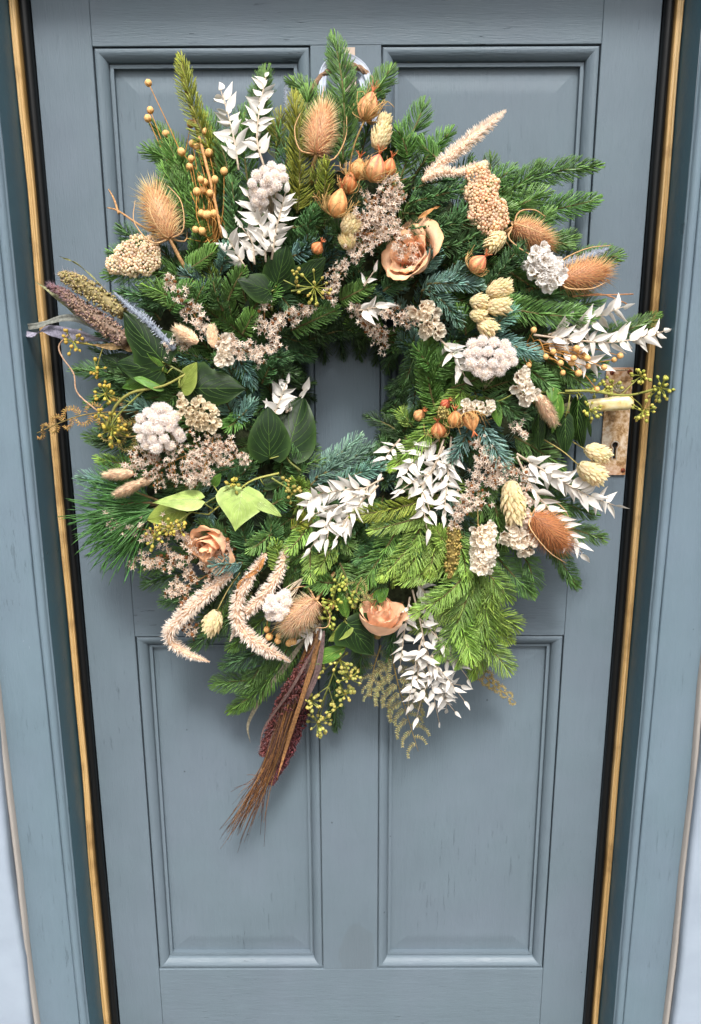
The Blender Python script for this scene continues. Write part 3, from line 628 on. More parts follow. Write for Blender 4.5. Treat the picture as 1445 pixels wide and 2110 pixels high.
# --- teasel
def teasel(base, tip, w, stem, label, off=.022, col='c98d5e', bracts=5):
    rng = rs(); b, e = S(*base, off), S(*tip, off+.006); Ln = np.linalg.norm(e-b); m_ = mpp(b); R = w*.52*m_; x = unit(e-b); Ln *= .9
    fr0 = frames(x[None], view(b)[None])[0]; n = 560; i = np.arange(n)+.5; u = i/n; th = i*2.399963
    prof = lambda q: np.sin(np.pi*np.clip(q*.94+.03, 0, 1))**.62*(1-.18*q)
    core = MB(); G = []
    for q in np.linspace(0, 1, 12): G.append([b+x*Ln*q*.97+R*.72*prof(q)*(fr0[1]*math.cos(a)+fr0[2]*math.sin(a)) for a in np.linspace(0, 2*math.pi, 16, endpoint=False)])
    core.grid(np.array(G), lin(col)*.62, loop=True)
    rad = np.cos(th)[:, None]*fr0[1]+np.sin(th)[:, None]*fr0[2]; pos = b+x*(Ln*u*.97)[:, None]+rad*(R*.66*prof(u))[:, None]
    lift = np.interp(u, [0, .5, .9, 1], [.1, .38, 1.0, 4]); d = unit(rad+x*lift[:, None]+rng.normal(0, .13, (n, 3))); ln = R*(.62+.2*(u > .85))*rng.uniform(.6, 1.2, n)
    cc = jit(rng, n, col, .16, .04)[:, None, :]*np.array([1, 1, 1, 2.2])[None, :, None]*np.ones((1, 4, 1))
    p = part('teasel', core, ['pod'], b, label); sp = MB(); sp.inst(HV, HF, pos, frames(d, x+0*d), np.stack([ln, np.full(n, .00062), np.full(n, .00062)], 1), np.clip(cc, 0, .93)); sub('spines', sp, ['papery'], p, b, 'stuff')
    sp = MB(); path = spline([base]+list(stem), (off, off-.03), 10); sp.tube(path, np.linspace(.0022, .0030, 10), lin('bf9668'), 7)
    tq, TT = along(path, rng.uniform(.05, .95, 26)); dd = unit(np.cross(TT, rng.normal(0, 1, (26, 3)))); sp.inst(HV, HF, tq, frames(dd, TT), np.tile([.0045, .0006, .0006], (26, 1)), jit(rng, 26, 'c9a67c', .2))
    sub('stem', sp, ['husk'], p, b)
    for k in range(bracts):
        a = k*2*math.pi/bracts+rng.uniform(-.4, .4); r_ = fr0[1]*math.cos(a)+fr0[2]*math.sin(a); ll = Ln*rng.uniform(.45, 1.15)
        q = crom(np.array([b, b+r_*R*.9-x*R*.05, b+r_*R*1.35+x*ll*.5, b+r_*R*rng.uniform(.9, 1.3)+x*ll]), 12); mb = MB(); mb.tube(q, np.linspace(.0013, .0004, 12), lin('d3ad80'), 5); sub('bract', mb, ['dried'], p, b)
    return p
# --- love-in-a-mist pods
def nigella(c, tip, w, label, off=.03, stem=None, col='c98450', red='a8403c', net=1.0):
    rng = rs(); b, e = S(*c, off), S(*tip, off+.008); Ln = np.linalg.norm(e-b); m_ = mpp(b); R = w*.46*m_; x = unit(e-b); fr = frames(x[None], view(b)[None])[0]
    mb = MB(); nu, nv = 14, 32; G = np.zeros((nu, nv, 3)); C = np.zeros((nu, nv, 3)); c0, c1, c2 = lin(col), lin(red), lin('dcb27c')
    for i, u in enumerate(np.linspace(0, 1, nu)):
        pr = math.sin(math.pi*min(1, (u*.93+.05)**.86))**.8*(1-.12*u)
        for j in range(nv):
            a = 2*math.pi*j/nv; rib = abs(math.cos(a*4)); r_ = R*pr*(.86+.16*rib)
            G[i, j] = b+x*Ln*u+r_*(fr[1]*math.cos(a)+fr[2]*math.sin(a)); k = max(rib**4*np.clip((u-.15)*1.7, 0, 1), np.clip((u-.72)*2.5, 0, .8)); q = (1-rib)**2
            C[i, j] = (c0*(1-.5*q)+c2*.5*q)*(1-k*.92)+c1*k*.92
    mb.grid(G, C, loop=True); p = part('nigella_pod', mb, ['pod'], b, label)
    hn = MB()
    for k in range(7):
        a = k*math.pi/3.5; r_ = fr[1]*math.cos(a)+fr[2]*math.sin(a); hn.tube(crom(np.array([b+x*Ln*.97, b+x*Ln*1.15+r_*R*.16, b+x*Ln*1.32+r_*R*.48]), 5), [.0009, .0008, .0006, .0004, .0003], lin('b8683f'), 5)
    sub('horns', hn, ['pod'], p, b, 'stuff')
    nt_ = MB()
    for k in range(int(26*net)):
        a = rng.uniform(0, 2*math.pi); r_ = fr[1]*math.cos(a)+fr[2]*math.sin(a); s_ = np.cross(x, r_)*rng.normal(0, .9)
        q = crom(np.array([b-x*Ln*.05, b+r_*R*1.1+x*Ln*.12+s_*R*.3, b+r_*R*1.22+x*Ln*rng.uniform(.25, .5)+s_*R*.8, b+r_*R*1.25+x*Ln*rng.uniform(.3, .8)+s_*R*1.2]), 8)
        nt_.tube(q, np.linspace(.0007, .0004, 8), lin('c4a36c'), 4)
        if k % 2: nt_.tube(crom(np.array([q[4], q[5]+rng.normal(0, .003, 3), q[6]+rng.normal(0, .006, 3)]), 5), .0003, lin('b3925a'), 4)
    if net: sub('bract_net', nt_, ['dried'], p, b, 'stuff')
    if stem:
        s_ = MB(); s_.tube(spline([c]+list(stem), (off, off-.025), 8), .0011, lin('a58a58'), 6); sub('stem', s_, ['dried'], p, b)
    return p
# --- canary grass: overlapping pale bracts
def phalaris(c, tip, w, label, off=.03, stem=None, col='e6d8b0', n=84):
    rng = rs(); b, e = S(*c, off), S(*tip, off+.004); Ln = np.linalg.norm(e-b); m_ = mpp(b); R = w*.5*m_; x = unit(e-b); fr0 = frames(x[None], view(b)[None])[0]
    i = np.arange(n)+.5; u = i/n; th = i*2.399963; pr = np.sin(np.pi*np.clip(u*.9+.06, 0, 1))**.6; rad = np.cos(th)[:, None]*fr0[1]+np.sin(th)[:, None]*fr0[2]
    pos = b+x*(Ln*u*.9)[:, None]+rad*(R*.72*pr)[:, None]; d = unit(x*1.0+rad*.62+rng.normal(0, .10, (n, 3))); ln = R*1.05*rng.uniform(.85, 1.15, n)
    mb = MB(); G = [[b+x*Ln*q*.93+R*.7*math.sin(math.pi*min(1, q*.9+.06))**.6*(fr0[1]*math.cos(a)+fr0[2]*math.sin(a)) for a in np.linspace(0, 2*math.pi, 10, endpoint=False)] for q in np.linspace(0, 1, 8)]
    mb.grid(np.array(G), lin(col)*.85, loop=True); p = part('canary_grass_head', mb, ['dried'], b, label)
    s2 = MB(); cc = jit(rng, n, col, .12, .05)[:, None, :]*(np.linspace(.82, 1.18, len(SV)))[None, :, None]
    s2.inst(SV, SF, pos, frames(d, rad), np.stack([ln, ln*.50, ln*.9], 1), cc); sub('husks', s2, ['papery'], p, b, 'stuff', smooth=False)
    if stem: s_ = MB(); s_.tube(spline([c]+list(stem), (off, off-.02), 8), .0008, lin('b3a468'), 5); sub('stem', s_, ['dried'], p, b)
    return p
# --- plumed cream spikes
def plume(pts, w, label, off=.022, name='cream_plume', tipc='fbf3ea', basec='eac8aa', dens=5200, taper=(.75, 1, 1, .8, .25)):
    rng = rs(); path = spline(pts, off, 24); Ln = arclen(path)[-1]; n = int(dens*Ln); m_ = mpp(path[12]); t = np.sort(rng.uniform(0, 1, n)); pos, T = along(path, t)
    a = rng.uniform(0, 2*math.pi, n); U = unit(view(pos)-T*np.sum(view(pos)*T, -1, keepdims=True)); rad = U*np.cos(a)[:, None]+np.cross(T, U)*np.sin(a)[:, None]
    k = np.interp(t, np.linspace(0, 1, len(taper)), taper); ln = w*.5*m_*k*rng.uniform(.85, 1.12, n)*1.02; d = unit(rad+T*rng.uniform(.35, .75, (n, 1))+rng.normal(0, .08, (n, 3)))
    mb = MB(); mb.tube(path, np.interp(np.linspace(0, 1, 24), np.linspace(0, 1, len(taper)), taper)*w*.22*m_, lin(basec), 7); p = part(name, mb, ['dried'], path[0], label)
    c0, c1 = lin(basec), lin(tipc); mixv = np.clip(SV[:, 0]*2.2, 0, 1)[None, :, None]; cc = (c0*(1-mixv)+c1*mixv)*(1+rng.uniform(-.1, .08, (n, 1, 1)))
    f = MB(); f.inst(SV, SF, pos, frames(d, T), np.stack([ln, np.full(n, .0023)*k**.4, ln*.7], 1), cc); sub('florets', f, ['papery'], p, path[0], 'stuff', smooth=False); return p
# --- bunny tails
def lagurus(c, tip, w, label, off=.03, col='f6d2b2', name='bunny_tail', n=800, stem=None):
    rng = rs(); b, e = S(*c, off), S(*tip, off+.004); Ln = np.linalg.norm(e-b); m_ = mpp(b); R = w*.5*m_; x = unit(e-b); fr0 = frames(x[None], view(b)[None])[0]
    pr = lambda u: np.sin(np.pi*np.clip(u*.9+.06, 0, 1))**.65*(1-.35*u)
    mb = MB(); mb.grid(np.array([[b+x*Ln*q*.92+R*.72*pr(q)*(fr0[1]*math.cos(a)+fr0[2]*math.sin(a)) for a in np.linspace(0, 2*math.pi, 12, endpoint=False)] for q in np.linspace(0, 1, 10)]), lin(col), loop=True)
    p = part(name, mb, ['dried'], b, label); u = rng.uniform(0, 1, n); th = rng.uniform(0, 2*math.pi, n); rad = np.cos(th)[:, None]*fr0[1]+np.sin(th)[:, None]*fr0[2]
    pos = b+x*(Ln*u*.92)[:, None]+rad*(R*.66*pr(u))[:, None]; d = unit(x*1.0+rad*.8+rng.normal(0, .12, (n, 3))); ln = R*rng.uniform(.4, .85, n)
    cc = jit(rng, n, col, .14, .04)[:, None, :]*np.array([1, 1, 1, 1.25])[None, :, None]
    h = MB(); h.inst(HV, HF, pos, frames(d, rad), np.stack([ln, np.full(n, .00042), np.full(n, .00042)], 1), np.clip(cc, 0, .95)); sub('hairs', h, ['dried'], p, b, 'stuff')
    if stem: s_ = MB(); s_.tube(spline([c]+list(stem), (off, off-.02), 8), .0007, lin('b39a68'), 5); sub('stem', s_, ['dried'], p, b)
    return p
# --- fluffy white buttons
def button_mesh(seed):
    rng = RS(seed); mb = MB(); n = 150; i = np.arange(n)+.5; z = 1-1.75*i/n; th = i*2.399963; r_ = np.sqrt(np.clip(1-z*z, 0, 1)); d = np.stack([r_*np.cos(th), r_*np.sin(th), z], 1)
    mb.inst(BV2, BF2, np.zeros((1, 3)), np.eye(3)[None], np.full((1, 3), .66), lin('f4ece6')[None]); dd = unit(d+np.array([0, 0, .2])+rng.normal(0, .22, (n, 3)))
    cc = np.ones((n, 1, 1))*lin('fbf7f5')*rng.uniform(.92, 1.06, (n, 1, 1))*np.where(z[:, None, None] > .86, np.array([1.0, .92, .80]), 1.0)*np.ones((1, len(SV), 1))
    mb.inst(SV, SF, d*.60, frames(dd, d+np.array([0, .01, .02])), np.stack([rng.uniform(.30, .46, n), np.full(n, .15), np.full(n, .3)], 1), cc); return mb.mesh('flower_head', ['papery'], smooth=False)
BUT = [button_mesh(s) for s in (3, 4, 5)]
def buttons(heads, stem, label, off=.03, r=13):
    """heads: photo positions of each fluffy button; r radius in photo pixels"""
    rng = rs(); o = S(*stem, off-.03); mb = MB(); P_ = []
    cx_, cy_ = np.mean([h[0] for h in heads]), np.mean([h[1] for h in heads]); ex = max(abs(h[0]-cx_)+abs(h[1]-cy_) for h in heads)+1
    for h in heads:
        c = S(cx_, cy_, off+.014*(1-((abs(h[0]-cx_)+abs(h[1]-cy_))/ex)**2)+rng.normal(0, .002)); q = P(h[0], h[1], -c[1]); P_.append(q); mb.tube(crom(np.array([o, (o+q)/2+rng.normal(0, .002, 3), q]), 6), .0008, lin('c9b9a2'), 5)
    p = part('button_flower_cluster', mb, ['dried'], o, label)
    for q in P_:
        m_ = mpp(q); d = unit(view(q)+unit(q-o)*.5+rng.normal(0, .28, 3)); fr = frames(np.cross(d, rng.normal(0, 1, 3))[None], d[None])[0]
        placed('flower_head', BUT[rng.randint(3)], p, o, q, fr, [r*m_*rng.uniform(.82, 1.12)]*3)
    return p
# --- flat heads of tiny florets
def yarrow(blobs, stem, label, off=.02, col='dcbf9f', r=3.4, per=90):
    """blobs: (x, y, radius px) domes that together make the head"""
    rng = rs(); o = S(*stem, off-.03); st = MB(); fl = MB()
    for bx, by, br in blobs:
        c = S(bx, by, off); m_ = mpp(c); R = br*m_; ax = view(c)
        n = max(12, int(per*(br/24)**2)); i = np.arange(n)+.5; z = 1-1.15*i/n; th = i*2.399963+rng.uniform(0, 6); q = np.sqrt(np.clip(1-z*z, 0, 1)); fr0 = frames(np.array([[1., .1, 0]]), ax[None])[0]
        d = q[:, None]*(np.cos(th)[:, None]*fr0[0]+np.sin(th)[:, None]*fr0[1])+z[:, None]*fr0[2]; pos = c+d*R*np.array([1, .75, 1])*rng.uniform(.82, 1.08, (n, 1))
        fl.inst(BV, BF, pos, np.tile(np.eye(3), (n, 1, 1)), r*m_*rng.uniform(.7, 1.3, (n, 1))*np.ones((1, 3)), jit(rng, n, col, .18, .05))
        for k in range(3): st.tube(crom(np.array([o, (o+c)/2+rng.normal(0, .003, 3), c-ax*R*.3+rng.normal(0, .2, 3)*R]), 6), .0010, lin('bf9a6c'), 5)
    p = part('yarrow_head', st, ['dried'], o, label); sub('florets', fl, ['papery'], p, o, 'stuff'); return p
# --- papery statice
def statice(pts, w, n, label, off=.026, col='e3d9c6', heart='b98a5c', r=9.5, stem=None):
    rng = rs(); path = spline(pts, off, 12); m_ = mpp(path[6]); t = rng.uniform(0, 1, n); pos, T = along(path, t); V = view(pos); W_ = np.cross(T, V)
    s_ = rng.uniform(-1, 1, n); pos = pos+W_*(s_*w*.5*m_*(1-.35*t))[:, None]+V*(np.sqrt(1-s_*s_)*w*.28*m_*rng.uniform(.4, 1, n))[:, None]
    d = unit(V*.9+W_*s_[:, None]*.9+T*.35+rng.normal(0, .25, (n, 3))); c0, c1 = lin(heart), lin(col); k = np.clip((np.linalg.norm(RV[:, 1:], axis=1)-.18)*3.2, 0, 1)[None, :, None]
    cc = (c0*(1-k)+c1*k)*rng.uniform(.88, 1.08, (n, 1, 1)); sc_ = (r*m_*rng.uniform(.75, 1.2, (n, 1)))*np.array([[1.0, 1, 1]])
    mb = MB(); mb.tube(path, .0013, lin('a58c5a'), 6)
    if stem: mb.tube(spline([pts[0]]+list(stem), (off, off-.02), 8), .0011, lin('a0925c'), 6)
    p = part('statice_spray', mb, ['dried'], path[0], label); f = MB(); f.inst(RV, RF, pos-d*r*m_*.5, frames(d, rng.normal(0, 1, (n, 3))), sc_, cc); sub('papery_florets', f, ['papery'], p, path[0], 'stuff', smooth=False); return p
# --- sea lavender: sprays of tiny stars
def lavender(pts, w, n, label, off=.024, col='fff9f0', heart='c09468', r=7.1, taper=(.5, 1, 1, .55)):
    rng = rs(); n = int(n*1.35); path = spline(pts, off, 14); m_ = mpp(path[7]); mb = MB(); mb.tube(path, .0010, lin('8a6a42'), 5); fl = MB(); nb = max(4, n//11); PP = []; DD = []
    for i in range(nb):
        t = (i+rng.uniform(.1, .9))/nb; b, T = along(path, np.array([t*.95])); b, T = b[0], T[0]; V = view(b); W_ = np.cross(T, V); k = np.interp(t, np.linspace(0, 1, len(taper)), taper)
        s_ = rng.uniform(-1, 1); e = b+W_*s_*w*.5*m_*k+V*rng.uniform(.1, 1)*w*.22*m_*k+T*w*.22*m_*rng.uniform(.2, 1); tw = crom(np.array([b, (b+e)/2+V*.002, e]), 6); mb.tube(tw, .0006, lin('94703f'), 4)
        k2 = n//nb; q = rng.uniform(.25, 1.08, k2); ps, TT = along(tw, np.clip(q, 0, 1)); ps = ps+rng.normal(0, 1.0, (k2, 3))*r*m_*.85; PP.append(ps); DD.append(unit(V*.7+TT*.6+rng.normal(0, .55, (k2, 3))))
    PP, DD = np.concatenate(PP), np.concatenate(DD); k = len(PP); c0, c1 = lin(heart), lin(col); mk = np.clip(np.linalg.norm(STV[:, 1:], axis=1)*3.4, 0, 1)[None, :, None]
    cc = (c0*(1-mk)+c1*mk)*rng.uniform(.85, 1.12, (k, 1, 1)); fl.inst(STV, STF, PP, frames(DD, rng.normal(0, 1, (k, 3))), r*m_*rng.uniform(.7, 1.25, (k, 1))*np.ones((1, 3)), cc)
    kb = k//4; ix = rng.choice(k, kb, False); fl.inst(BV, BF, PP[ix]-DD[ix]*r*m_*.7+rng.normal(0, .0008, (kb, 3)), np.tile(np.eye(3), (kb, 1, 1)), r*m_*rng.uniform(.3, .6, (kb, 1))*np.ones((1, 3)), jit(rng, kb, '9a6a44', .25))
    p = part('sea_lavender_spray', mb, ['dried'], path[0], label); sub('star_florets', fl, ['papery'], p, path[0], 'stuff', smooth=False); return p
# --- preserved rose: each petal a curved sheet
def rose(c, axis, size, label, off=.03, petals=11, col='d9a377', openness=.55, seed=0):
    rng = RS(seed+77); o = S(*c, off); m_ = mpp(o); R = size*.5*m_; A = unit(axis); fr0 = frames(np.cross(A, [.2, .3, .9])[None], A[None])[0]; X, Y = fr0[0], fr0[1]
    mb = MB(); mb.tube([o-A*R*1.0, o-A*R*.7, o-A*R*.4], [R*.12, R*.2, R*.3], lin('a98a52'), 9); p = part('rose', mb, ['husk'], o, label)
    for i in range(petals):
        q = i/(petals-1); th = i*2.399963+rng.normal(0, .45); r0 = R*(.16+.62*q); h = R*(1.25-.25*q); sp = 2.2-.55*q+rng.normal(0, .12); curl = openness*q*rng.uniform(.6, 1.3)
        nu, nv = 15, 21; G = np.zeros((nu, nv, 3)); ph = rng.uniform(0, 6)
        for a, v in enumerate(np.linspace(0, 1, nu)):
            wv = math.sin(math.pi*min(1, .14+.62*v))**.5*(1-.22*max(0, v-.85)/.15)
            for b_, u in enumerate(np.linspace(-1, 1, nv)):
                an = th+u*sp*wv; cup = math.sin(min(1, v*1.15)*math.pi*.5)**.7; rr = r0*(.35+.75*cup)+R*curl*max(0, v-.55)**2*2.2; ruf = R*(.045*math.sin(u*4+ph)+.018*math.sin(u*11+ph*2))*v**3
                top = h*(v-.10*u*u*v)-R*curl*.9*max(0, v-.7)**2*3
                cr = R*.022*(math.sin(u*9+v*5+ph)+.7*math.sin(u*17-v*7+ph*3)+.5*math.sin(v*13+u*4+ph))*(.3+v)
                rr += cr; top *= 1+.08*math.sin(ph+i*2.1)+.035*math.sin(u*5+ph*2)
                G[a, b_] = o-A*R*.6+A*(top+ruf)+(X*math.cos(an)+Y*math.sin(an))*(rr+ruf*.8)
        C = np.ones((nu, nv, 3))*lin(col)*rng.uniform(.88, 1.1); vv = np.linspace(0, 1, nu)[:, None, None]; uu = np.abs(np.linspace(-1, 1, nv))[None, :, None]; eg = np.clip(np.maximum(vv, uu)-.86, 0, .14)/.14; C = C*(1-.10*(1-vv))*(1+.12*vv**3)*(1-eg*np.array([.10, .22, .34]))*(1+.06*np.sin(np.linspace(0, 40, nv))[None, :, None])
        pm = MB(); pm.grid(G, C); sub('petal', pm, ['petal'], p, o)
    return p
# --- flax
def pod_mesh():
    mb = MB(); mb.inst(BV2, BF2, np.zeros((1, 3)), np.eye(3)[None], np.ones((1, 3)), np.ones((1, 3))); v = mb.v[0]; a = np.arctan2(v[:, 1], v[:, 0]); k = 1-.05*np.cos(a*5)*np.sqrt(1-np.clip(v[:, 2], -1, 1)**2)
    mb.v[0] = v*k[:, None]; mb.v[0][:, 2] += .22*np.clip(v[:, 2]-.8, 0, 1)*5*.3; mb.c[0] = np.tile(lin('dfae70'), (len(v), 1))*(1-.15*np.cos(a*5)[:, None])
    for i in range(5):
        t = i*2*math.pi/5; mb.inst(SV, SF, np.array([[.25*math.cos(t), .25*math.sin(t), -1.0]]), frames(np.array([[math.cos(t), math.sin(t), .75]]), np.array([[math.cos(t), math.sin(t), -1.]])), np.array([[.8, .5, .4]]), lin('b98548')[None])
    mb.tube([[0, 0, .95], [0, 0, 1.3]], [.12, .02], lin('a8743a'), 5); return mb.mesh('seed_pod', ['pod'])
FLAX = pod_mesh()
def flax(root, pods, label, off=(.0, .022), r=7.6, extra=5, via=None):
    rng = rs(); o = S(*root, off[0]); mb = MB(); PP = []
    for x, y in pods:
        e = S(x, y, off[1]+rng.uniform(-.006, .008)); rt = S(root[0]+rng.uniform(-10, 10), root[1]+rng.uniform(-8, 8), off[0]); md = rt*.45+e*.55+rng.normal(0, .004, 3)+unit(np.cross(e-rt, TOCAM))*rng.normal(0, .005)
        q = crom(np.array([rt, md, e]), 10); mb.tube(q, np.linspace(.0010, .0005, 10), lin('bd8b4c'), 5); PP.append((e, unit(q[-1]-q[-2])))
    for k in range(extra):
        x, y = pods[rng.randint(len(pods))]; e = S((x+root[0])/2+rng.normal(0, 22), (y+root[1])/2+rng.normal(0, 18), off[1]); mb.tube(crom(np.array([S(*root, off[0]), (S(*root, off[0])+e)/2+rng.normal(0, .004, 3), e]), 8), .0007, lin('c59452'), 4)
    p = part('flax_bunch', mb, ['dried'], o, label)
    for e, d in PP:
        m_ = mpp(e); fr = frames(np.cross(d, rng.normal(0, 1, 3))[None], d[None])[0]; placed('seed_pod', FLAX, p, o, e, fr, [r*m_*rng.uniform(.88, 1.12)]*3)
    return p
# --- millet: packed grains and a halo of bristles
def millet(pts, w, label, off=.02, col='9c8a4a', bristle='b7a7a0', gr=2.5, dens=5200, taper=(.6, 1, 1, .8, .3), blen=1.1, bn=.35, tint=None):
    rng = rs(); path = spline(pts, off, 20); Ln = arclen(path)[-1]; m_ = mpp(path[10]); n = int(dens*Ln*w/40); t = rng.uniform(0, 1, n); pos, T = along(path, t); a = rng.uniform(0, 2*math.pi, n); V = view(pos); U = unit(V-T*np.sum(V*T, -1, keepdims=True))
    rad = U*np.cos(a)[:, None]+np.cross(T, U)*np.sin(a)[:, None]; k = np.interp(t, np.linspace(0, 1, len(taper)), taper); R = w*.5*m_*k*(1+.12*np.sin(t*60+a*2)); mb = MB(); tp = np.interp(np.linspace(0, 1, 20), np.linspace(0, 1, len(taper)), taper)
    mb.tube(path, tp*w*.36*m_, lin(col)*.7, 9); p = part('millet_head', mb, ['husk'], path[0], label); cc = jit(rng, n, col, .3, .08)
    if tint is not None: q = np.clip((t-.55)*3, 0, 1)[:, None]*.8; cc = cc*(1-q)+jit(rng, n, tint, .25, .06)*q
    g = MB(); g.inst(BV, BF, pos+rad*(R*rng.uniform(.78, 1.0, n))[:, None], np.tile(np.eye(3), (n, 1, 1)), gr*m_*rng.uniform(.7, 1.15, (n, 1))*np.ones((1, 3)), cc); sub('grains', g, ['pod'], p, path[0], 'stuff')
    nb = int(n*bn); ix = rng.choice(n, nb, False); h = MB(); d = unit(rad[ix]+T[ix]*rng.uniform(.2, .9, (nb, 1))+rng.normal(0, .2, (nb, 3))); ln = w*.28*m_*blen*rng.uniform(.6, 1.3, nb)
    h.inst(HV, HF, pos[ix]+rad[ix]*(R[ix]*.85)[:, None], frames(d, T[ix]), np.stack([ln, np.full(nb, .00022), np.full(nb, .00022)], 1), jit(rng, nb, bristle, .15)); sub('bristles', h, ['dried'], p, path[0], 'stuff'); return p
def ribbon(pts, w, label, off=.02, col='8d8290', name='dried_leaf_strip', twist=1.0, mat='husk', fold=.25, ends=(.3, .0), seed=None):
    rng = rs() if seed is None else RS(seed); n = 26; path = spline(pts, off, n); m_ = mpp(path[n//2]); s_ = np.linspace(0, 1, n); T = unit(np.gradient(path, axis=0)); V = view(path); W_ = unit(np.cross(T, V)); tw = twist*np.interp(s_, np.linspace(0, 1, 6), rng.normal(0, .9, 6)); prof = np.interp(s_, [0, .2, .65, 1], [ends[0], 1, .8, ends[1]])
    side = W_*np.cos(tw)[:, None]+V*np.sin(tw)[:, None]; nr = np.cross(side, T); G = np.stack([path+side*(v*w*.5*m_*prof)[:, None]+nr*(fold*w*.5*m_*prof*(abs(v)-.5)+.06*w*m_*np.sin(v*9+s_*5))[:, None] for v in np.linspace(-1, 1, 7)], 1)
    stripe = 1+.25*np.sin(np.linspace(-1, 1, 7)*11)[None, :, None]; mb = MB(); mb.grid(G, np.clip(lin(col)*stripe*np.ones((n, 7, 1))*np.interp(s_, np.linspace(0, 1, 7), rng.uniform(.75, 1.25, 7))[:, None, None], 0, 1)); return part(name, mb, [mat], path[0], label)
def fern(pts, L, n, label, off=.015, col='8a8148', curl=.6, wd=.34):
    rng = rs(); path = spline(pts, off, 16); m_ = mpp(path[8]); mb = MB(); mb.tube(path, np.linspace(.0014, .0005, 16), lin('8f7c4c'), 6); lf = MB(); p = part('fern_frond', mb, ['husk'], path[0], label)
    for i in range(n):
        t = .08+.9*i/n; b, T = along(path, np.array([t])); b, T = b[0], T[0]; V = view(b); W_ = np.cross(T, V)*(1 if i % 2 else -1); l = L*m_*1.35*(1-.70*t)*rng.uniform(.8, 1.1)
        ac = curl*rng.uniform(.4, 1.3); q = crom(np.array([b, b+unit(W_+T*.35)*l*.4, b+unit(W_+T*(.5+ac*.3)+V*.15)*l*.72, b+unit(W_+T*(.8+ac*.5)+V*.2)*l*.98]) if curl < .8 else np.array([b, b+unit(W_+T*.5)*l*.4, b+unit(W_+T*(.7+ac*.6)+V*.25)*l*.7, b+unit(W_*(1-ac*.5)+T*(1.1+ac)+V*.4*ac)*l*.75]), 9); mb2 = MB(); mb2.tube(q, .0004, lin('9c8a52'), 4)
        k = max(8, int(l/.0026)); tt = np.repeat(np.linspace(.08, 1, k), 2); ps, TT = along(q, tt); sg = np.tile([1, -1], k); Vq = view(ps); d = unit(np.cross(TT, Vq)*sg[:, None]+TT*.55+Vq*rng.normal(.1, .3, (2*k, 1))); ln = np.minimum(l*wd*.45, .0075)*(1-.6*tt)*rng.uniform(.75, 1.15, 2*k)+.0014
        mb2.inst(SV, SF, ps, frames(d, Vq+rng.normal(0, .3, (2*k, 3))), np.stack([ln, np.full(2*k, .0015), ln*.7], 1), jit(rng, 2*k, col, .25, .08)); sub('pinna', mb2, ['husk'], p, path[0], 'stuff')
    return p
def pine(root, tips, L, label, off=.0, col='4f8040', n=70):
    rng = rs(); o = S(*root, off); st = MB(); nd = MB()
    for x, y in tips:
        e = S(x, y, off+.01); st.tube(crom(np.array([o, (o+e)/2+rng.normal(0, .003, 3), e]), 6), .0017, lin('6b5a3a'), 6); d0 = unit(e-o); m_ = mpp(e)
        t = rng.uniform(.35, 1, n); pos = o+(e-o)*t[:, None]; d = unit(d0*1.0+rng.normal(0, .36, (n, 3))*np.array([1, .6, 1])); ln = L*m_*rng.uniform(.75, 1.1, n)
        nd.inst(NV, NF, pos, frames(d, rng.normal(0, 1, (n, 3))+np.array([0, 0, -1.5])), np.stack([ln, np.full(n, .00055), ln*.6], 1), jit(rng, n, col, .22, .06))
    p = part('pine_sprig', st, ['bark'], o, label); sub('needles', nd, ['needle'], p, o, 'stuff'); return p
def silver_spike(pts, w, label, off=.02):
    return plume(pts, w, label, off, 'silver_spike', 'd2d8e2', '8f98a6', 2600, (.9, 1, .95, .75, .3))

# ================================================================== the wreath: what is in it
# ring that carries everything: moss bound on a hoop
rng = RS(11); nu, nv = 90, 18; G = np.zeros((nu, nv, 3))
lump = rng.normal(0, 1, (nu, nv)); lump = (lump+np.roll(lump, 1, 0)+np.roll(lump, 1, 1)+np.roll(lump, -1, 0))/2
for i in range(nu):
    th = 2*math.pi*i/nu
    for j in range(nv):
        ph = 2*math.pi*j/nv; r_ = 318+(128+12*lump[i, j])*math.cos(ph)
        G[i, j] = P(CX+r_*math.cos(th), CY+r_*math.sin(th)/.96, .044+(.036+.004*lump[i, j])*math.sin(ph))
mb = MB(); Gc = np.concatenate([G, G[:1]], 0); mb.grid(Gc[:, ::-1], lin('39402a'), loop=True)
part('moss_ring', mb, ['moss'], WC)
mb = MB(); hoop = [P(CX+520*math.cos(a)*.34+6, 262-108*math.sin(a)*1.0, .020) for a in np.linspace(0.15, math.pi-.15, 24)]
hoop = [S(640, 190, -.012), S(662, 158, -.010), S(700, 138, -.008), S(735, 138, -.008), S(764, 160, -.010), S(790, 200, -.012)]
mb.tube(crom(np.array(hoop), 24), .0034, lin('7a604c'), 9)
for k in range(3):
    q = crom(np.array(hoop), 40); s_ = np.linspace(0, 22, 40)+k*2.1; q = q+.0034*np.stack([0*s_, np.cos(s_), np.sin(s_)], 1); mb.tube(q, .0013, lin('8b7159'), 5)
part('twig_hoop', mb, ['bark'], hoop[0], 'brown twig hoop showing at the top')
for i, (pp, w_) in enumerate((([(668, 230), (664, 170), (676, 132), (716, 118), (752, 142), (768, 200), (776, 250)], 17), ([(700, 240), (690, 190), (705, 150), (742, 160), (752, 215), (748, 262)], 14))):
    ribbon(pp, w_, 'white ribbon loop at the top of the wreath', (-.020+.006*i, -.012), 'b4bccb', 'ribbon_loop', .3, 'cloth', .05, (1, 1))

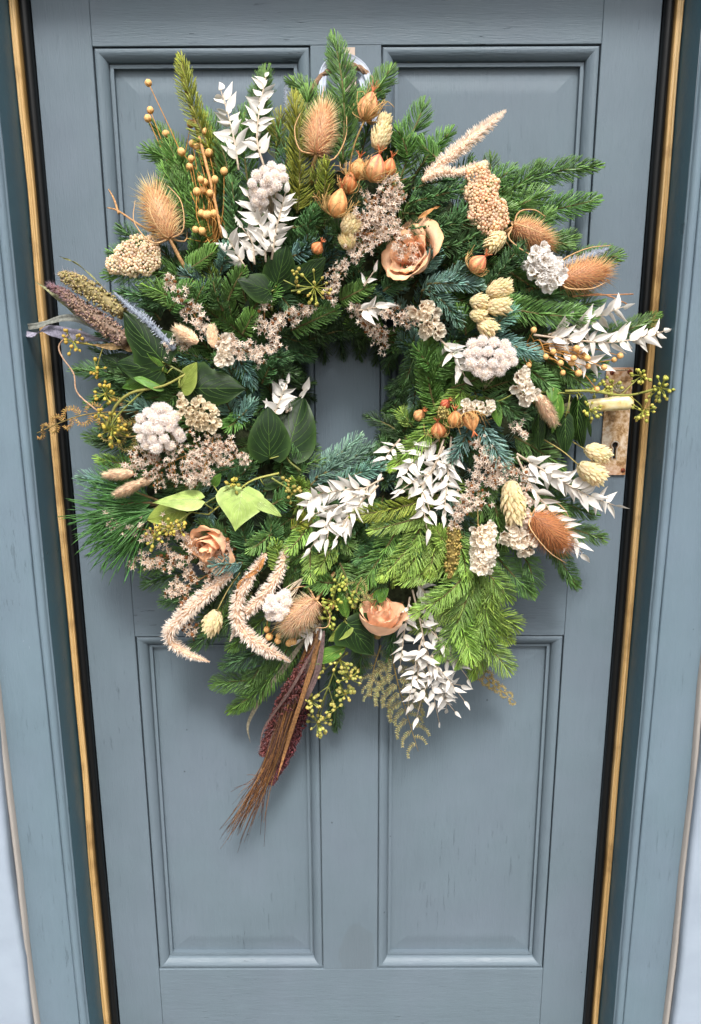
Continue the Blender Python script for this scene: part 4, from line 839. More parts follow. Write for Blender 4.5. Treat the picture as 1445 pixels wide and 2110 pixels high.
# ---- fir, background first: short sprigs all round the ring
rng = RS(42); BACK = (MB(), MB())
for i in range(230):
    ring = i % 5
    th = 2*math.pi*((i*0.381966) % 1)+rng.normal(0, .03); r0 = {0: 150, 1: 215, 2: 290, 3: 350, 4: 250}[ring]+rng.normal(0, 18)
    an = th+rng.normal(.25, .42); ln = rng.uniform(105, 165)
    if ring == 0: an = th+rng.choice([-1, 1])*rng.uniform(.7, 1.5); ln = rng.uniform(80, 110)
    x0, y0 = CX+r0*math.cos(th), CY+r0*math.sin(th)*1.04; x1, y1 = x0+ln*math.cos(an), y0+ln*math.sin(an)
    ex = ((x1-718)/92)**2+((y1-816)/116)**2
    if ex < 1: continue
    lower = y0 > 1000 and x0 > 620
    kd = rng.choice(['g', 'd', 'b', 'l', 'k'], p=[.34, .32, .10, .18, .06] if lower else [.34, .34, .20, .04, .08])
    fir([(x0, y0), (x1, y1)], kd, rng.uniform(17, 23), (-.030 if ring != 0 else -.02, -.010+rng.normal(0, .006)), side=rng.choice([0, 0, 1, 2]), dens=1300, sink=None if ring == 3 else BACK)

bk_ = part('fir_backing', BACK[0], ['bark'], WC, None, 'stuff'); sub('needles', BACK[1], ['needle'], bk_, WC, 'stuff')
# ---- fir sprigs one can pick out: base, tip, kind, needle px, (depth offsets), side twigs
FIRS = [
 (705,345,690,84,'g',38,(.0,.008),0,'upright green fir sprig at the very top'), (712,250,603,168,'g',32,(-.02,-.01),0,0), (728,240,802,146,'g',34,(-.02,-.006),0,0),
 (612,440,606,206,'y',36,(.004,.012),0,'yellow green fir sprig beside the upper teasel'), (650,380,668,335,'y',20,(.01,.016),0,0), (570,330,580,236,'y',26,(-.012,-.004),0,0),
 (455,360,374,122,'y',30,(-.01,.004),0,'tall narrow fir sprig at the upper edge'), (470,500,322,262,'g',34,(-.02,-.004),2,0), (430,480,338,350,'g',32,(-.01,.0),1,0), (420,420,425,250,'g',30,(-.016,-.006),0,0),
 (530,330,548,150,'g',34,(-.02,-.008),0,0), (490,330,505,232,'g',30,(-.02,-.01),0,0), (480,540,478,375,'d',28,(.0,.012),0,0), (455,560,470,505,'b',24,(.0,.01),0,0), (400,560,420,470,'g',28,(-.01,.002),0,0),
 (790,350,872,222,'g',36,(-.012,.004),0,0), (850,370,925,276,'g',30,(-.012,.0),0,0), (800,330,838,300,'g',30,(-.014,-.004),0,0), (780,360,800,290,'d',26,(-.01,.0),0,0), (640,470,665,430,'g',26,(.004,.014),0,0), (600,470,655,440,'d',28,(.0,.012),0,0),
 (985,440,1226,343,'g',34,(-.014,-.002),0,'upper of two long fir tips reaching across the panel moulding'), (985,465,1222,414,'g',38,(-.010,.002),0,'lower of two long fir tips reaching across the panel moulding'), (990,420,1112,345,'g',34,(-.016,-.008),0,0), (1000,400,1012,328,'g',26,(-.02,-.012),0,0), (1010,480,1170,505,'g',32,(-.016,-.006),0,0), (1010,455,1120,400,'g',34,(-.014,-.004),0,0),
 (840,420,985,384,'d',26,(.0,.012),0,0), (840,470,992,440,'d',28,(.004,.016),0,0), (860,500,968,418,'d',26,(.002,.014),0,0), (850,390,930,372,'d',26,(.0,.01),0,0), (870,510,990,480,'d',28,(.002,.014),0,0), (830,440,920,450,'k',26,(-.004,.008),0,0),
 (985,610,1078,498,'d',26,(.006,.020),0,'thick dark fir sprig beside the pink tipped pod'), (935,545,995,500,'d',22,(.004,.014),0,0), (880,585,990,590,'b',26,(.006,.018),0,'blue green fir sprig near the peach rose'), (868,600,960,548,'b',24,(.004,.014),0,0), (885,600,945,668,'b',28,(.006,.018),0,0), (870,560,900,515,'b',24,(.0,.012),0,0),
 (1010,625,1216,652,'g',34,(.0,.012),0,'thick fir sprig above the long white leaf spray'), (1000,640,1160,600,'d',30,(-.006,.006),0,0), (1120,690,1352,652,'g',30,(-.012,.002),0,'fir tip reaching over the gilt strip'), (985,680,1112,736,'b',28,(.004,.014),0,0), (1150,590,1272,528,'g',34,(-.014,-.004),0,0), (1050,560,1180,610,'g',30,(-.01,.004),0,0),
 (1060,740,1140,800,'g',28,(-.004,.006),0,0), (1120,740,1200,790,'g',30,(-.008,.0),0,0), (1180,740,1240,745,'g',26,(-.012,-.004),0,0), (900,850,885,690,'g',30,(.0,.010),1,0), (880,820,930,745,'g',28,(.0,.01),0,0), (930,800,1010,770,'g',28,(.0,.01),0,0), (960,690,945,640,'g',24,(.004,.012),0,0),
 (955,800,812,960,'l',30,(.006,.018),0,'pale green fir sprig above the white leaf sprays'), (850,880,828,850,'l',22,(.004,.012),0,0), (850,920,760,860,'k',26,(-.012,.0),0,0), (820,900,880,830,'d',26,(-.006,.004),0,0), (840,760,800,860,'k',26,(-.016,-.004),0,0), (870,700,835,790,'d',26,(-.012,.0),0,0),
 (965,880,935,945,'b',26,(.010,.020),0,0), (995,880,1040,955,'b',30,(.008,.018),0,0), (1040,830,1070,870,'d',26,(.0,.008),0,0), (1000,820,1060,850,'d',26,(.0,.01),0,0),
 (400,575,226,566,'g',32,(-.010,.0),1,0), (380,620,250,606,'d',30,(-.01,.0),0,0), (400,640,300,590,'g',28,(-.002,.006),0,0), (440,600,380,560,'b',26,(.0,.012),0,0), (400,660,420,590,'g',26,(.004,.012),0,0), (330,660,290,610,'d',26,(-.012,-.002),0,0),
 (300,790,158,764,'d',28,(-.014,-.004),0,0), (330,850,262,830,'b',28,(-.004,.006),0,0), (300,800,250,770,'d',26,(-.01,.0),0,0), (290,930,200,905,'k',28,(-.014,-.004),0,0), (290,960,205,945,'l',22,(-.012,-.004),0,0), (270,1000,170,985,'b',30,(-.014,-.006),0,0), (310,900,210,880,'d',30,(-.014,-.004),0,0), (350,980,330,930,'d',24,(-.006,.004),0,0),
 (390,1180,302,1200,'k',30,(-.018,-.010),0,0), (480,760,590,738,'d',28,(-.002,.010),0,0), (480,720,520,790,'b',26,(.0,.010),0,0), (540,790,560,745,'d',26,(.0,.01),0,0), (560,760,610,770,'d',24,(-.004,.006),0,0), (500,850,470,880,'g',26,(.0,.012),0,0), (480,860,440,780,'b',28,(-.004,.006),0,0), (480,870,520,830,'b',26,(.002,.01),0,0),
 (520,640,570,600,'g',26,(.004,.014),0,0), (500,690,520,650,'g',26,(.004,.014),0,0), (460,640,440,580,'d',26,(.0,.01),0,0), (600,680,690,640,'g',26,(-.002,.008),0,0), (640,700,740,680,'k',26,(-.014,-.004),0,0), (700,620,760,590,'g',26,(-.002,.008),0,0), (790,600,840,560,'d',26,(.0,.01),0,0), (690,560,740,520,'d',26,(.0,.01),0,0), (720,520,690,470,'d',26,(.0,.01),0,0), (600,530,640,500,'b',28,(.004,.014),0,0), (740,600,790,640,'k',24,(-.01,.0),0,0), (560,600,600,640,'d',24,(.0,.01),0,0),
 (620,1270,478,1462,'g',32,(-.016,-.006),1,'dark green fir sprig beneath the cream plumes'), (590,1300,466,1368,'d',32,(-.016,-.008),0,0), (570,1330,520,1400,'g',30,(-.014,-.004),0,0), (620,1340,600,1420,'d',30,(-.016,-.008),0,0), (690,1370,692,1500,'d',24,(-.016,-.006),0,'slim fir tip beside the ivy berries at the lower edge'), (520,1250,400,1330,'d',30,(-.014,-.006),0,0), (470,1200,430,1260,'k',28,(-.014,-.004),0,0),
 (905,1020,730,1062,'y',26,(.010,.020),0,'yellow green fir sprig below the central white leaves'), (890,1060,770,1092,'l',26,(.008,.018),0,0), (880,1060,790,1185,'l',30,(.006,.018),0,0), (870,1100,830,1180,'l',30,(.008,.018),0,0), (910,1080,885,1180,'l',28,(.006,.016),0,0), (820,1090,745,1205,'g',34,(.0,.012),0,0), (800,1130,740,1150,'d',30,(-.004,.008),0,0), (800,1140,780,1240,'d',26,(-.004,.006),0,0), (900,1000,830,1000,'g',26,(.004,.012),0,0),
 (960,1150,830,1195,'l',30,(.004,.014),0,0), (970,1170,860,1262,'l',32,(.004,.012),0,0), (980,1170,905,1352,'l',34,(.0,.010),2,'bright green fir fan at the lower edge'), (985,1180,975,1388,'l',34,(-.002,.008),2,0), (985,1180,1046,1316,'l',34,(-.004,.006),2,0), (980,1160,1045,1232,'l',32,(-.002,.008),1,0), (1010,1130,1092,1222,'g',30,(-.006,.002),0,0), (1060,1120,1100,1215,'g',28,(-.01,-.002),0,0), (1120,1090,1186,1205,'g',28,(-.014,-.008),0,'fir tip below the rust brown teasel'), (1150,1080,1242,1110,'g',26,(-.016,-.010),0,0), (1080,1040,1160,1060,'g',28,(-.01,.0),0,0), (1060,1000,1110,1080,'g',28,(-.004,.004),0,0), (940,1100,960,1180,'l',30,(.0,.010),0,0), (1020,1040,1040,1120,'g',28,(-.004,.006),0,0), (900,1100,850,1130,'g',28,(.0,.01),0,0), (1010,980,990,1060,'g',28,(-.002,.006),0,0),
 (650,985,770,918,'b',30,(-.004,.008),0,'blue green fir sprig below the hole'), (660,960,740,905,'b',28,(-.008,.004),0,0), (690,1000,790,960,'b',28,(-.002,.01),0,0), (620,980,590,930,'d',28,(-.006,.004),0,0), (620,1010,610,990,'l',22,(.0,.01),0,0), (640,1080,598,1132,'l',24,(.006,.016),0,0), (640,1130,640,1190,'l',22,(.006,.016),0,0), (700,1160,720,1230,'g',30,(.0,.012),0,0), (690,1200,640,1190,'g',28,(.0,.012),0,0), (600,1090,640,1060,'y',20,(.008,.014),0,0),
 (540,1180,490,1060,'d',34,(-.002,.008),0,0), (540,1160,560,1080,'d',32,(-.002,.008),0,0), (500,1160,440,1165,'b',26,(.020,.030),0,'blue green fir sprig lying over the lower peach rose'), (580,1180,570,1120,'l',26,(.002,.012),0,0), (560,1040,600,1010,'d',26,(-.002,.008),0,0), (470,1000,520,960,'d',26,(-.004,.006),0,0), (680,1080,720,1130,'g',28,(-.002,.008),0,0), (740,1050,690,1120,'d',28,(-.006,.006),0,0), (640,1150,700,1110,'d',28,(-.004,.006),0,0),
 (545,730,640,735,'d',26,(-.012,.0),0,0), (560,690,640,715,'k',26,(-.016,-.006),0,0), (600,640,665,700,'k',26,(-.012,-.002),0,0), (690,640,740,705,'k',26,(-.016,-.008),0,0), (770,660,740,715,'k',24,(-.016,-.008),0,0),
 (560,930,648,925,'d',26,(-.014,-.004),0,0), (580,985,655,950,'g',26,(-.010,.0),0,0), (640,1000,700,940,'b',28,(-.010,.002),0,0), (720,1000,760,930,'d',28,(-.010,.002),0,0), (780,960,800,900,'d',28,(-.010,.002),0,0), (850,930,785,900,'k',28,(-.012,-.002),0,0), (870,860,800,850,'g',26,(-.012,-.002),0,0), (880,780,805,800,'d',26,(-.012,-.002),0,0), (850,700,800,760,'k',26,(-.012,-.004),0,0), (545,800,640,790,'k',24,(-.018,-.010),0,0), (560,850,640,870,'k',24,(-.018,-.010),0,0),
 (330,700,210,690,'d',30,(-.02,-.012),0,0), (330,760,200,720,'k',30,(-.02,-.012),0,0), (320,820,190,830,'d',30,(-.02,-.010),1,0), (330,880,185,900,'g',30,(-.02,-.012),0,0), (330,960,200,1000,'g',30,(-.02,-.010),1,0), (400,1080,260,1130,'d',30,(-.02,-.012),1,0), (420,1130,300,1170,'g',30,(-.02,-.012),0,0), (460,1180,340,1240,'d',30,(-.018,-.010),1,0), (520,1220,420,1300,'g',30,(-.018,-.010),1,0), (500,1130,420,1080,'d',28,(-.008,.0),0,0), (560,1260,480,1330,'g',30,(-.016,-.008),0,0), (640,1260,560,1340,'d',30,(-.014,-.006),0,0), (680,1280,640,1380,'d',30,(-.014,-.006),0,0), (760,1260,740,1380,'d',30,(-.018,-.008),0,0), (830,1240,800,1350,'d',28,(-.018,-.008),0,0), (300,560,235,520,'g',28,(-.02,-.012),0,0), (420,470,350,420,'g',30,(-.014,-.004),0,0), (380,400,330,300,'g',30,(-.016,-.006),0,0), (600,330,560,260,'g',30,(-.016,-.008),0,0), (660,330,640,250,'d',28,(-.014,-.004),0,0), (740,330,760,260,'d',28,(-.014,-.006),0,0), (950,470,1050,430,'g',32,(-.012,.0),0,0), (1080,520,1180,490,'g',30,(-.02,-.012),0,0), (1090,600,1200,600,'g',30,(-.014,-.004),0,0), (1080,850,1180,900,'d',30,(-.014,-.004),0,0), (1060,900,1150,960,'g',30,(-.012,-.002),0,0), (1100,980,1200,1000,'g',28,(-.02,-.014),0,0), (1120,1020,1220,1060,'g',28,(-.02,-.014),0,0),
 (620,640,640,735,'n',24,(-.050,-.062),0,0), (660,640,668,738,'n',24,(-.052,-.058),0,0), (700,640,705,732,'n',24,(-.052,-.054),0,0), (740,640,742,734,'n',24,(-.052,-.056),0,0), (780,650,775,742,'n',24,(-.052,-.060),0,0), (820,680,800,760,'n',24,(-.056,-.064),0,0), (580,680,622,770,'n',24,(-.050,-.066),0,0), (570,760,640,820,'n',24,(-.05,-.05),0,0), (570,900,640,890,'n',24,(-.05,-.05),0,0), (860,800,802,830,'n',24,(-.05,-.045),0,0), (860,880,800,880,'n',24,(-.05,-.045),0,0),  # sprigs added in near-black green as the shade inside the hole
 (664,420,672,338,'y',24,(.020,.030),0,0), (640,520,648,430,'d',26,(.012,.024),0,0), (905,330,870,300,'g',28,(.006,.014),0,0), (1090,560,1060,520,'d',24,(.012,.024),0,0), (560,1100,520,1130,'g',26,(.012,.022),0,0), (700,1100,660,1170,'l',26,(.008,.018),0,0), (930,1130,900,1090,'l',24,(.010,.02),0,0), (380,560,440,520,'g',28,(.006,.016),0,0), (350,640,390,590,'g',26,(.008,.018),0,0), (470,620,500,560,'g',26,(.006,.016),0,0), (890,760,860,720,'g',26,(.012,.022),0,0), (1010,680,1060,640,'b',26,(.016,.026),0,0), (840,330,820,270,'g',30,(.0,.01),0,0), (470,400,455,300,'g',30,(-.004,.008),0,0), (370,360,350,300,'g',30,(-.006,.004),0,0),
 (480,430,428,236,'g',32,(-.018,-.010),0,0), (520,430,498,250,'g',32,(-.018,-.008),0,0), (575,420,600,285,'d',30,(-.014,-.004),0,0), (430,520,372,335,'g',32,(-.016,-.006),1,0), (400,470,330,385,'d',30,(-.016,-.008),0,0), (640,330,636,190,'g',32,(-.022,-.012),0,0), (560,300,530,190,'d',30,(-.024,-.014),0,0), (680,320,742,200,'g',32,(-.020,-.010),0,0), (800,420,848,296,'g',32,(-.012,-.002),0,0), (890,430,965,335,'d',30,(-.016,-.006),0,0), (930,440,1050,352,'g',32,(-.016,-.006),1,0), (1020,520,1130,440,'g',32,(-.018,-.008),0,0), (1090,560,1215,520,'d',30,(-.020,-.012),0,0), (330,520,250,470,'d',28,(-.022,-.014),0,0), (1120,650,1230,620,'g',30,(-.018,-.010),0,0), (1130,780,1220,770,'g',30,(-.018,-.010),0,0)]
for x0, y0, x1, y1, kd, L_, of, sd_, lb in FIRS: fir([(x0, y0), (x1, y1)], kd, L_*.95, (of[0]+.004, of[1]+.007), sd_, 1750, lb or None)
pine((345, 1040), [(250, 1040), (235, 1075), (240, 1105), (262, 1010), (215, 1060), (270, 1120), (300, 1060)], 105, 'long needled pine sprig at the outer edge')

# ---- dried leaf strips, millet, ferns
ribbon([(235, 705), (150, 690), (95, 680), (60, 690), (0, 656)], 26, 'grey twisted dried leaf reaching over the gilt strip', (.012, .020), '8d8a9a', seed=3)
ribbon([(240, 700), (150, 655), (70, 672), (20, 668), (-10, 640)], 14, None, (.010, .016), '7d7f78', seed=4)
ribbon([(330, 735), (262, 650), (205, 585), (160, 545), (122, 528)], 16, 'thin green dried leaf above the golden millet', (.016, .02), '8a8a56', seed=8)
ribbon([(215, 690), (150, 640), (110, 605), (72, 580)], 13, None, (.008, .012), '8b8c66', seed=9)
ribbon([(300, 720), (240, 715), (190, 710)], 16, None, (.012, .014), 'c0a070', seed=10)
mbp = [(255, 645), (215, 618), (170, 588), (128, 568)]
millet(mbp, 38, 'golden millet head on the outer edge', .018, '998a5a', 'b8a8a8', taper=(.8, 1, 1, .85, .5), bn=.7)
millet([(262, 705), (215, 668), (165, 632), (132, 605), (102, 590)], 38, 'purple tipped millet head below the golden one', .022, '8a7260', 'a98f9c', taper=(1, 1, .8, .5, .3), tint='5a3540', bn=.8)
fern([(320, 850), (250, 848), (160, 858), (70, 895), (0, 920)], 52, 14, 'brown curled fern reaching over the gilt strip', (.004, .016), 'a07c44', 1.0)
fern([(330, 880), (270, 900), (215, 890)], 60, 10, None, (.006, .01), '6f6a38', .9)
mb = MB(); q = spline([(205, 850), (160, 810), (152, 770), (128, 735), (122, 712), (140, 690)], .016, 24); mb.tube(q, .0011, lin('b08f74'), 6); part('dried_tendril', mb, ['husk'], q[0], 'curling dry tendril near the frame')
fern([(805, 1330), (818, 1400), (838, 1470), (862, 1548)], 72, 18, 'brown green fern frond hanging at the lower edge', (-.004, .010), '8f8a5c', .35)
fern([(785, 1330), (770, 1380), (765, 1440)], 46, 10, None, (-.006, .004), '8d8a60', .35)
fern([(950, 1330), (1000, 1395), (1030, 1420), (1064, 1448)], 40, 16, 'curled brown fern tip hanging from the bright fir fan', (-.012, .002), '8c7a42', 1.5)
fern([(745, 1190), (735, 1220), (752, 1250)], 34, 8, None, .022, '7d7e4c', .4)

# burgundy millet with husk leaves and beard
millet([(645, 1345), (605, 1420), (570, 1490), (540, 1555)], 42, 'burgundy millet head hanging lowest', .014, '5b2f2c', 'a08a90', taper=(.35, .9, 1, .8, .35), bn=.5)
millet([(628, 1400), (612, 1480), (588, 1550), (558, 1615)], 42, 'second burgundy millet head behind the husks', .006, '57282c', 'a08a90', taper=(.4, .9, 1, .8, .3), bn=.5)
rng = RS(8); hk = MB(); ho = S(655, 1290, .02)
for k in range(95):
    u = rng.normal(0, 1); a = S(652+rng.normal(0, 5), 1285+rng.uniform(-10, 40), .016); b_ = S(600+u*7, 1450+rng.normal(0, 8), .024); c = S(548+u*6, 1585+rng.normal(0, 10), .020)
    e = S(505+u*13-rng.rand()*24, 1690+rng.normal(0, 28), .012+.006*rng.randn()); 
    if k % 4 == 0: c = S(556+u*5, 1600, .016); e = S(520+rng.normal(0, 14), 1690+rng.normal(0, 25), .012)
    if k % 5 == 1: e = S(452+rng.rand()*48, 1722+rng.normal(0, 16), .010+.004*rng.randn())
    hk.tube(crom(np.array([a, b_, c, e]), 14), np.linspace(.0009, .00025, 14)*rng.uniform(.6, 1.3), jit(rng, 1, rng.choice(['7a5432', '946a40', '55392e', '664a3e']), .2)[0], 4)
hp = part('husk_beard', hk, ['husk'], ho, 'brown beard of husk fibres hanging below the burgundy millet', 'stuff')
for i, (pp, w_, c_) in enumerate(([(662, 1290), (640, 1370), (585, 1460), (552, 1545)], 15, '6e5a66'), ) if False else enumerate((([(662, 1285), (635, 1375), (580, 1470), (545, 1560)], 9, '6a5650'), ([(655, 1300), (640, 1390), (600, 1480), (560, 1580)], 10, '7a5a3c'), ([(668, 1300), (655, 1380), (630, 1440), (600, 1500)], 13, '75605e'), ([(660, 1320), (625, 1430), (590, 1540), (570, 1610)], 10, '9a7048'), ([(650, 1330), (600, 1420), (545, 1500), (535, 1560)], 6, '6a5550'))):
    ribbon(pp, w_, None, .026+.002*i, c_, 'millet_husk', .5, seed=20+i)
ribbon([(640, 1300), (590, 1370), (545, 1430), (512, 1490), (516, 1530)], 11, 'thin grey dried blade hanging free', .006, '8d8672', seed=31, twist=.5)

# ---- ivy
ivy([(620, 970), (590, 940), (560, 850)], [((556, 945), (552, 838), .86, 'dark', 'ovate', dict(off=(.022, .034), fold=.1)), ((592, 935), (628, 812), .80, 'dark', 'ovate', dict(off=(.016, .024), fold=.14, roll=-.1))], 'pair of dark round ivy leaves at the edge of the hole')
ivy([(215, 890, .02), (240, 835, .022), (275, 808, .024), (335, 796, .024), (385, 770, .022)], [((372, 800), (402, 745), 1.0, 'olive', 'ovate', dict(roll=.9, off=(.026, .034))), ((392, 800), (508, 800), .95, 'dark', 'lobed', dict(off=(.028, .036))), ((335, 795), (275, 775), .5, 'mid', 'ovate', dict(roll=-.6))], 'ivy stem with dark leaves above the white buttons', r=.0024, col='8f8c4c')
ivy([(380, 770), (330, 740), (280, 690)], [((335, 745), (250, 640), .85, 'dark', 'lobed', dict(off=(.026, .036), roll=.2)), ((335, 765), (238, 748), .75, 'dark', 'ovate', dict(off=(.022, .028))), ((345, 770), (300, 730), .45, 'mid', 'thin', dict(roll=.8)), ((270, 760), (205, 735), .7, 'dark', 'ovate', dict(off=(.008, .008))), ((300, 780), (250, 800), .6, 'mid', 'ovate', dict(off=(.01, .014)))], 'dark ivy leaves beside the millet heads')
ivy([(560, 640), (565, 600), (580, 560)], [((560, 600), (490, 575), .85, 'dark', 'ovate', dict(off=(.026, .036), roll=-.3)), ((570, 590), (590, 505), .85, 'dark', 'ovate', dict(off=(.024, .032), fold=.3)), ((610, 590), (672, 530), .78, 'dark', 'lobed', dict(off=(.024, .034))), ((550, 610), (500, 640), .7, 'dark', 'ovate', dict(off=(.008, .012)))], 'dark ivy leaves above the hole')
ivy([(575, 975), (520, 990), (480, 1020), (430, 1060)], [((500, 1008), (485, 1095), 1.18, 'light', 'kite', dict(off=(.030, .044), fold=.16, droop=.3)), ((412, 1028), (312, 1032), .5, 'light', 'kite', dict(off=(.030, .034), roll=-.5)), ((515, 1022), (582, 1062), .42, 'light', 'thin', dict(off=(.026, .030), roll=.4)), ((375, 1050), (300, 1072), .7, 'olive', 'ovate', dict(off=(.016, .02))), ((440, 1000), (455, 975), .6, 'mid', 'ovate', dict(off=(.022, .026))), ((545, 1000), (590, 985), .6, 'dark', 'ovate', dict(off=(.010, .014))), ((500, 1040), (560, 1085), .7, 'dark', 'ovate', dict(off=(.008, .012)))], 'ivy sprig with pale lime green leaves', col='a3a257')
ivy([(715, 1190), (716, 1260), (700, 1300)], [((716, 1285), (772, 1352), 1.02, 'dark', 'lobed', dict(off=(.030, .036), fold=.12)), ((720, 1290), (675, 1320), .62, 'olive', 'ovate', dict(off=(.028, .03), roll=-.5)), ((712, 1335), (632, 1368), .42, 'mid', 'thin', dict(off=(.026, .030))), ((775, 1235), (800, 1212), .8, 'mid', 'ovate', dict(off=(.018, .02))), ((715, 1275), (700, 1215), .4, 'mid', 'thin', dict(off=(.026, .03)))], 'ivy sprig with a large dark leaf beside the lower rose', col='868a44')
ivy([(1060, 810), (1120, 808), (1200, 812)], [((1150, 812), (1150, 895), .55, 'mid', 'ovate', dict(off=(.024, .028), roll=.8, droop=.5)), ((1110, 850), (1108, 930), .45, 'dark', 'thin', dict(off=(.016, .02), roll=-.4)), ((1190, 825), (1190, 925), .5, 'dark', 'ovate', dict(off=(.022, .03), roll=-.7, droop=.4)), ((1165, 860), (1165, 940), .5, 'dark', 'ovate', dict(off=(.014, .016))), ((1205, 840), (1222, 900), .3, 'dark', 'thin', dict(off=(.016, .02), roll=.8)), ((1020, 830), (1030, 880), .5, 'mid', 'ovate', dict(off=(.014, .02))), ((1140, 800), (1140, 830), .9, 'mid', 'ovate', dict(off=(.022, .03), roll=.4)), ((1135, 870), (1125, 905), .6, 'dark', 'ovate', dict(off=(.01, .012)))], 'hanging dark ivy leaves beside the lever handle', col='7b7f42')
berries([(1165, 806), (1220, 806), (1290, 815), (1355, 800)], [(1362, 800, 27, 20, .030), (1321, 775, 20, 14, .030), (1326, 846, 24, 16, .028), (1216, 845, 24, 18, .026), (1262, 795, 20, 14, .004), (1225, 798, 20, 12, .004)], 'ivy berry stem reaching over the lock plate', (.020, .034), .0019, '868743')
berries([(260, 700), (210, 712), (160, 705)], [(152, 704, 28, 18), (200, 760, 20, 8)], 'ivy berry umbel below the purple millet', .010, col='8c8446', berry='a8903c')
berries([(300, 800), (240, 860), (222, 900)], [(218, 812, 24, 16), (230, 885, 34, 22), (205, 850, 16, 7)], 'ivy berry umbels at the lower end of the thick ivy stem', .022, berry='a8943c')
berries([(600, 600), (630, 595), (650, 590)], [(648, 592, 34, 18), (612, 562, 20, 8)], 'ivy berry umbel above the hole', .030, berry='a59a4c')
berries([(718, 1300), (690, 1380), (655, 1470)], [(655, 1488, 30, 26), (640, 1444, 22, 18), (720, 1398, 26, 24), (712, 1430, 20, 16), (690, 1462, 18, 9), (700, 1360, 24, 16), (665, 1385, 15, 8)], 'hanging ivy berry stem at the lower edge', .018, berry='a5a256')
berries([(705, 1180), (690, 1220), (680, 1260)], [(688, 1240, 24, 18), (676, 1275, 22, 16), (700, 1205, 20, 12), (725, 1235, 18, 10)], None, .022, berry='949a44')
berries([(400, 1050), (360, 1080), (320, 1105)], [(345, 1085, 24, 14), (318, 1108, 28, 16), (372, 1090, 20, 10), (480, 1000, 16, 10)], None, .030, berry='a89a44')
berries([(560, 985), (600, 1010)], [(602, 1018, 20, 12), (590, 990, 10, 5)], None, .018, berry='8f8444')

# ---- flax
flax((440, 505), [(306,171),(310,227),(305,244),(342,276),(393,255),(424,271),(397,296),(406,302),(431,315),(374,313),(394,327),(391,343),(462,353),(414,370),(422,376),(443,370),(406,395),(419,392),(433,398),(415,440),(430,442),(441,440),(403,473),(416,476),(425,443)], 'bunch of golden flax pods at the upper edge', (.0, .016), extra=14)
mb = MB(); q = spline([(458, 490), (440, 400), (410, 280), (372, 145)], .014, 12); mb.tube(q, np.linspace(.0016, .0026, 12), lin('bb8b58'), 7); part('dried_stalk', mb, ['husk'], q[0], 'straight tan stalk beside the flax')
flax((1090, 715), [(1278,733),(1266,741),(1245,757),(1212,755),(1192,769),(1188,718),(1205,731),(1182,738),(1155,748),(1140,725),(1125,735),(1160,768),(1178,748),(1210,738),(1090,752),(1192,723),(1230,802),(1100,680)], 'bunch of orange flax pods above the lever handle', (.0, .024), r=6.5, extra=8)
flax((590, 1240), [(550,1297),(555,1312),(575,1310),(600,1322),(573,1320),(604,1296)], 'small group of orange flax pods below the teasel', (.0, .012), r=7, extra=2)
flax((685, 1235), [(683,1250),(596,1325),(605,1322)], None, (.0, .012), r=6.5, extra=0)

# ---- bleached ruscus
ruscus([(492, 350), (482, 285), (470, 235), (455, 185)], 15, 44, .014, 'white leaf sprig beside the flax')
ruscus([(545, 345), (530, 290), (535, 225), (548, 160)], 20, 40, .020, 'tall white leaf sprig at the upper edge')
ruscus([(548, 540), (545, 490), (525, 430), (512, 405)], 16, 42, .024, 'white leaf sprig below the upper button flowers')
ruscus([(560, 535), (568, 480), (580, 430), (588, 398)], 18, 40, .026, None)
ruscus([(505, 550), (490, 525), (470, 490)], 8, 40, .022, None)
ruscus([(525, 545), (520, 500), (500, 470)], 9, 38, .020, None)
ruscus([(908, 700), (930, 725), (958, 775)], 10, 42, .028, 'small white leaf sprig beside the pale button flowers')
ruscus([(1100, 690), (1180, 700), (1270, 705), (1368, 683)], 26, 46, (.018, .030), 'long white leaf spray reaching over the gilt strip', spread=46)
ruscus([(1130, 690), (1190, 670), (1250, 645), (1285, 632)], 15, 44, (.016, .026), None)
ruscus([(1110, 700), (1170, 725), (1235, 755)], 11, 44, (.012, .018), None)
ruscus([(790, 985), (740, 1015), (690, 1060), (640, 1130)], 30, 42, (.020, .036), 'white leaf cluster below the hole', side=3)
ruscus([(760, 1005), (705, 1010), (655, 1020), (625, 1050)], 16, 42, (.020, .032), None)
ruscus([(780, 1000), (720, 1060), (695, 1110)], 14, 40, (.022, .032), None)
ruscus([(915, 905), (895, 960), (870, 1010), (880, 1090)], 26, 40, (.024, .038), 'white leaf cluster in the middle of the lower half', side=3)
ruscus([(930, 900), (925, 960), (920, 1010), (915, 1060)], 18, 38, (.022, .032), None)
ruscus([(905, 905), (860, 940), (830, 985)], 14, 40, (.022, .032), None)
ruscus([(915, 920), (880, 990), (835, 1010)], 10, 38, (.024, .03), None)
ruscus([(825, 905), (800, 935), (785, 975)], 8, 36, .014, None)
ruscus([(1065, 935), (1130, 975), (1200, 1015), (1268, 1042)], 28, 44, (.018, .026), 'upper white leaf spray pointing to the lock plate', spread=50)
ruscus([(1065, 940), (1100, 1010), (1150, 1070), (1200, 1140)], 20, 42, (.020, .028), 'white leaf spray curving over the rust brown teasel', spread=48)
ruscus([(850, 1215), (870, 1300), (885, 1390), (905, 1488)], 40, 34, (.006, .026), 'long white leaf spray hanging lowest among the white leaves', side=5)
ruscus([(845, 1230), (835, 1290), (825, 1370)], 14, 32, (.004, .016), None)
ruscus([(870, 1240), (900, 1310), (920, 1360), (955, 1368)], 16, 32, (.002, .014), None)
ruscus([(880, 1340), (900, 1400), (950, 1412)], 14, 32, (.012, .022), None)
ruscus([(865, 1330), (860, 1400), (850, 1450)], 14, 32, (.012, .022), None)
